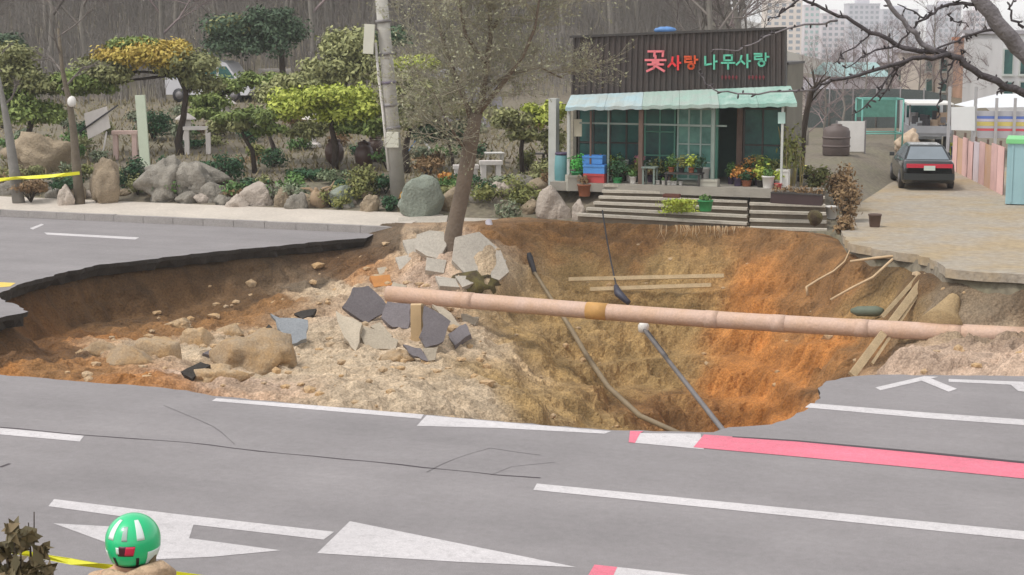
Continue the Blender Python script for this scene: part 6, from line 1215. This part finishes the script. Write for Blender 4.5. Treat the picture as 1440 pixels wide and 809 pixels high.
branch([(1142, 128, 7.8), (1100, 129, 7.8), (1050, 133, 7.8), (1010, 130, 7.8), (992, 117, 7.8), (982, 100, 7.8)], .006, .003, M_CHL); branch([(1275, 86, 7.9), (1256, 100, 7.9), (1240, 124, 7.9), (1215, 152, 7.9), (1198, 162, 7.9)], .008, .003); branch([(1262, 92, 7.9), (1252, 118, 7.9), (1236, 142, 7.9)], .006, .003)
branch([(1326, 76), (1323, 100), (1326, 122), (1320, 150), (1322, 162)], .007, .003); branch([(1342, 84), (1334, 102), (1331, 116)], .007, .003); branch([(1126, -2), (1106, 12), (1094, 24), (1080, 27)], .007, .003); branch([(1178, 29), (1152, 33, 8.1), (1120, 36, 8.1), (1085, 47, 8.1), (1055, 64, 8.1), (1036, 71, 8.1), (1002, 70, 8.1)], .007, .003, M_CHL)
branch([(1405, 36), (1372, 6), (1345, 4), (1318, 14), (1300, 26), (1280, 44), (1262, 64)], .012, .005); branch([(1428, 62), (1395, 40), (1370, 46), (1345, 56), (1318, 68)], .010, .005); branch([(1300, 26), (1282, 16), (1262, 6)], .006, .003); branch([(1345, 4), (1362, -12), (1380, -20)], .006, .004); branch([(1260, 64), (1232, 72), (1210, 82), (1190, 96)], .006, .003); branch([(1225, 46), (1210, 60), (1188, 74), (1172, 90)], .005, .003)
branch([(1412, 118), (1408, 126), (1402, 134)], .008, .004); branch([(1352, 92), (1353, 82), (1356, 72)], .006, .003); branch([(1440, 40), (1425, 28), (1418, 12), (1424, -6)], .009, .004); branch([(1330, 20), (1345, 28), (1362, 38)], .005, .003)

# ---- person with the green helmet, seen from behind
HC = P(187, 758, 8.3)                                  # centre of the helmet
PB = Vector((HC.x, HC.y - .02, HC.z - 1.655)); PERS = thing('person', 'person in a beige jacket and green striped helmet standing with their back turned', 'person', PB, R(-4))
PMt = MW[PERS.name]
J = {}; ed = []; order = []
def jt(n_, co, r): J[n_] = len(order); order.append((co, r))
jt('pelvis', (0, 0, .95), .15); jt('spine', (0, 0, 1.14), .145); jt('chest', (0, 0, 1.31), .165); jt('upchest', (0, -.01, 1.43), .125); jt('neck', (0, .0, 1.51), .066); jt('skull', (0, .025, 1.58), .085); jt('head', (0, .03, 1.65), .10); jt('crown', (0, .02, 1.715), .08); jt('chin', (0, .085, 1.585), .05)
ed += [('pelvis', 'spine'), ('spine', 'chest'), ('chest', 'upchest'), ('upchest', 'neck'), ('neck', 'skull'), ('skull', 'head'), ('head', 'crown'), ('skull', 'chin')]
for s_, sx in (('l', -1), ('r', 1)):
    for n_, co, r in (('sh', (.18, -.01, 1.425), .082), ('el', (.255, .03, 1.13), .05), ('wr', (.20, .26, 1.10), .034), ('pa', (.175, .335, 1.11), .036), ('hip', (.10, 0, .90), .115), ('kn', (.115, .02, .50), .072), ('an', (.115, -.02, .10), .048), ('toe', (.135, .13, .045), .042)): jt(n_ + s_, (co[0] * sx, co[1], co[2]), r)
    ed += [('upchest', 'sh' + s_), ('sh' + s_, 'el' + s_), ('el' + s_, 'wr' + s_), ('wr' + s_, 'pa' + s_), ('pelvis', 'hip' + s_), ('hip' + s_, 'kn' + s_), ('kn' + s_, 'an' + s_), ('an' + s_, 'toe' + s_)]
    for f in range(4):
        a = (f - 1.5) * .019; ln = (.07, .08, .075, .06)[f]; jt('f%d%s' % (f, s_), ((.16 - a) * sx, .335 + ln * .6, 1.115 + a * .6), .0095); jt('g%d%s' % (f, s_), ((.14 - a) * sx, .335 + ln * .95, 1.09 + a * .6), .008); ed += [('pa' + s_, 'f%d%s' % (f, s_)), ('f%d%s' % (f, s_), 'g%d%s' % (f, s_))]
    jt('t' + s_, (.135 * sx, .32, 1.14), .011); ed.append(('pa' + s_, 't' + s_))
me = bpy.data.meshes.new('body_skel'); me.from_pydata([c for c, _ in order], [(J[a], J[b]) for a, b in ed], [])
so = bpy.data.objects.new('body_skel', me); col.objects.link(so); md = so.modifiers.new('Skin', 'SKIN'); md.use_smooth_shade = True
for i, (_, r) in enumerate(order): me.skin_vertices[0].data[i].radius = (r, r * (.8 if i in (0, 1, 2, 3) else 1))
me.skin_vertices[0].data[0].use_root = True; sb = so.modifiers.new('Sub', 'SUBSURF'); sb.levels = 2; sb.render_levels = 2
dg = bpy.context.evaluated_depsgraph_get(); bme = bpy.data.meshes.new_from_object(so.evaluated_get(dg)); bpy.data.objects.remove(so)
M_SKIN = mat('skin', (196, 150, 120), .6, .06, 5); M_JKT = mat('jacket_beige', (186, 158, 130), .9, .22, 9, 1.0, 16); M_TRS = mat('trousers_dark', (66, 66, 72), .9, .12, 4); M_SHOE = mat('shoe_dark', (50, 46, 44), .7, .1, 4)
bme.materials.clear()
for m_ in (M_SKIN, M_JKT, M_TRS, M_SHOE): bme.materials.append(m_)
for p in bme.polygons:
    c = p.center; p.use_smooth = True
    p.material_index = 0 if (c.z > 1.495 or (c.y > .265 and c.z > .9)) else 1 if c.z > .93 else 3 if c.z < .10 else 2
bo_ = bpy.data.objects.new('body', bme); col.objects.link(bo_); bo_.parent = PERS
PL_ = lambda x_, y_, z_: PMt @ Vector((x_, y_, z_))
MB().tube([PL_(-.13, -.02, 1.475), PL_(-.085, -.10, 1.485), PL_(0, -.13, 1.47), PL_(.09, -.11, 1.50), PL_(.16, -.05, 1.515), PL_(.20, .0, 1.48)], [.035, .05, .055, .06, .055, .03], 10).build('collar', M_JKT, PERS)
MB().tube([PL_(.105, .0, 1.60), PL_(.115, -.06, 1.53), PL_(.12, -.09, 1.46), PL_(.15, -.10, 1.36)], .018, 6).build('strap', mat('strap_brown', (104, 88, 62), .8, .15, 3), PERS)
MB().rock(PL_(0, .0, 1.64), (.088, .085, .10), 2, 2, .06).build('hair', mat('hair_black', (32, 28, 26), .8, .2, 8), PERS)
for sx in (-1, 1): MB().rock(PL_(sx * .098, .03, 1.635), (.014, .026, .034), 3, 2, .1).build('ear', M_SKIN, PERS); MB().rock(PL_(sx * .035, .125, 1.655), (.013, .006, .008), 1, 2, 0).build('eye', M_DKGREY, PERS)
MB().rock(PL_(0, .138, 1.63), (.014, .018, .024), 3, 2, .1).build('nose', M_SKIN, PERS); MB().rock(PL_(0, .128, 1.585), (.024, .006, .006), 3, 2, 0).build('mouth', mat('lip', (160, 96, 86), .6, .05, 3), PERS)
M_HG = mat('helmet_green', (36, 190, 124), .3, .04, 4, coat=.3); M_HW = mat('helmet_white', (212, 222, 216), .35, .04, 4); M_HGR = mat('helmet_grey', (150, 168, 160), .4, .05, 4); M_HB = mat('helmet_black', (24, 24, 24), .5, .05, 4); M_HR = mat('helmet_emblem_red', (206, 40, 76), .4, .05, 4); M_HD = mat('helmet_emblem_dark', (72, 30, 44), .4, .05, 4)
HCL = Vector((0, .015, 1.655))
def hp_(az, el, sc): c_ = .132 if el > 0 else .165; return PMt @ (HCL + Vector((.136 * math.sin(az) * math.cos(el), -.152 * math.cos(az) * math.cos(el), c_ * math.sin(el))) * 1.0 * sc)
def patch(az0, az1, el0, el1, s0, s1, m_, nm, parent, n=10, k=8, skew=0.0):
    mb = MB(); vs = []
    for sc in (s0, s1):
        for i in range(n + 1):
            for j in range(k + 1): f = j / k; vs.append(hp_(R(az0 + (az1 - az0) * i / n + skew * f), R(el0 + (el1 - el0) * f), sc))
    m2 = (n + 1) * (k + 1); q = lambda i, j, s_: s_ * m2 + i * (k + 1) + j; fs = []
    for i in range(n):
        for j in range(k): fs += [(q(i, j, 1), q(i + 1, j, 1), q(i + 1, j + 1, 1), q(i, j + 1, 1)), (q(i, j, 0), q(i, j + 1, 0), q(i + 1, j + 1, 0), q(i + 1, j, 0))]
    for j in range(k): fs += [(q(0, j, 0), q(0, j, 1), q(0, j + 1, 1), q(0, j + 1, 0)), (q(n, j, 1), q(n, j, 0), q(n, j + 1, 0), q(n, j + 1, 1))]
    for i in range(n): fs += [(q(i, 0, 1), q(i, 0, 0), q(i + 1, 0, 0), q(i + 1, 0, 1)), (q(i, k, 0), q(i, k, 1), q(i + 1, k, 1), q(i + 1, k, 0))]
    return mb.add(vs, fs, True).build(nm, m_, parent)
HEL = patch(-180, 180, -40, 90, .94, 1.0, M_HG, 'helmet', PERS, 48, 24); patch(-150, 150, -47, -40.2, .93, .985, M_HB, 'rim', HEL, 40, 3)
for sx in (-1, 1): patch(sx * 27, sx * 44, 14, 62, 1.001, 1.012, M_HW, 'stripe', HEL); patch(sx * 50, sx * 112, -39, -12, 1.001, 1.014, M_HW, 'side_guard', HEL); patch(sx * 24, sx * 31, -38, -20, 1.001, 1.02, M_HB, 'buckle', HEL, 4, 4)
patch(-6, 6, 14, 46, 1.001, 1.012, M_HGR, 'stripe', HEL); patch(-16, 18, -16, 3, 1.001, 1.008, M_HD, 'emblem', HEL, 10, 4, 4); patch(0, 19, -14, 2, 1.009, 1.014, M_HR, 'emblem', HEL, 8, 4, 4); patch(-19, -12, -12, 0, 1.009, 1.014, M_HW, 'emblem', HEL, 4, 4)
# ---- dry shrub and tape at the lower left
b = P(28, 700, 8.4); b.z = BZ; t_ = thing('dry_shrub', 'withered olive-brown leafy plant beside the person and the yellow tape', 'plant', b); r_ = random.Random(14); st = MB()
LV = leafmat('leaf_withered', (96, 88, 62), (126, 108, 78)); mb = MB(); tops = [(18, 742), (30, 760), (42, 752), (60, 770), (8, 765), (22, 785), (50, 790), (36, 800), (-10, 780), (5, 800), (66, 800), (48, 720), (40, 735)]
for i, (px, py) in enumerate(tops):
    e_ = P(px, py, 8.3 + r_.uniform(-.15, .2)); MB().tube([b + Vector((r_.gauss(0, .06), r_.gauss(0, .06), -.05)), b.lerp(e_, .55) + Vector((r_.gauss(0, .03), 0, 0)), e_], [.012, .008, .003], 5).build('stem', M_BARK, t_)
    if i < 11: mb.leaves(e_ - Vector((0, 0, .02)), (.035, .035, .045), 12, .055, .1, -.4); mb.leaves(e_ - Vector((0, 0, .22)), (.05, .05, .09), 14, .06, .1, -.4)
mb.leaves(P(30, 830, 8.4), (.13, .12, .2), 130, .06, .15, -.2); mb.build('foliage', LV, t_)
pts = [P(-60, 758, 8.75), P(-20, 766, 8.72), P(20, 775, 8.7), P(60, 783, 8.68), P(100, 790, 8.66), P(140, 796, 8.64), P(180, 801, 8.62), P(230, 806, 8.6), P(300, 816, 8.6), P(380, 826, 8.6)]
tp_ = tape(pts, .034, 'yellow barrier tape passing in front of the person in the green helmet', pts[0])
for p, lb in ((pts[0], 'thin grey stake holding the yellow tape beside the withered plant'), (pts[-1], 'thin grey stake holding the far end of the yellow tape by the person')): single(MB().tube([Vector((p.x, p.y, BZ - .2)), p + Vector((0, 0, .06))], .015, 6), 'tape_stake', M_GREYP, lb, 'stake', (p.x, p.y, BZ))

# ================================================================= HAZE
mb = MB().box((200, 900, 10), (2300, 3000, 122)); o = mb.build('haze', []); stuff(o); tag(o, 'thin pale spring haze filling the air over the whole street', 'haze')
hm = bpy.data.materials.new('haze_air'); hm.use_nodes = True; t = hm.node_tree; t.nodes.clear(); pv = t.nodes.new('ShaderNodeVolumePrincipled'); pv.inputs['Color'].default_value = (.93, .93, .95, 1); pv.inputs['Density'].default_value = 0.00045; pv.inputs['Anisotropy'].default_value = 0.0
om = t.nodes.new('ShaderNodeOutputMaterial'); t.links.new(pv.outputs[0], om.inputs['Volume']); o.data.materials.append(hm)
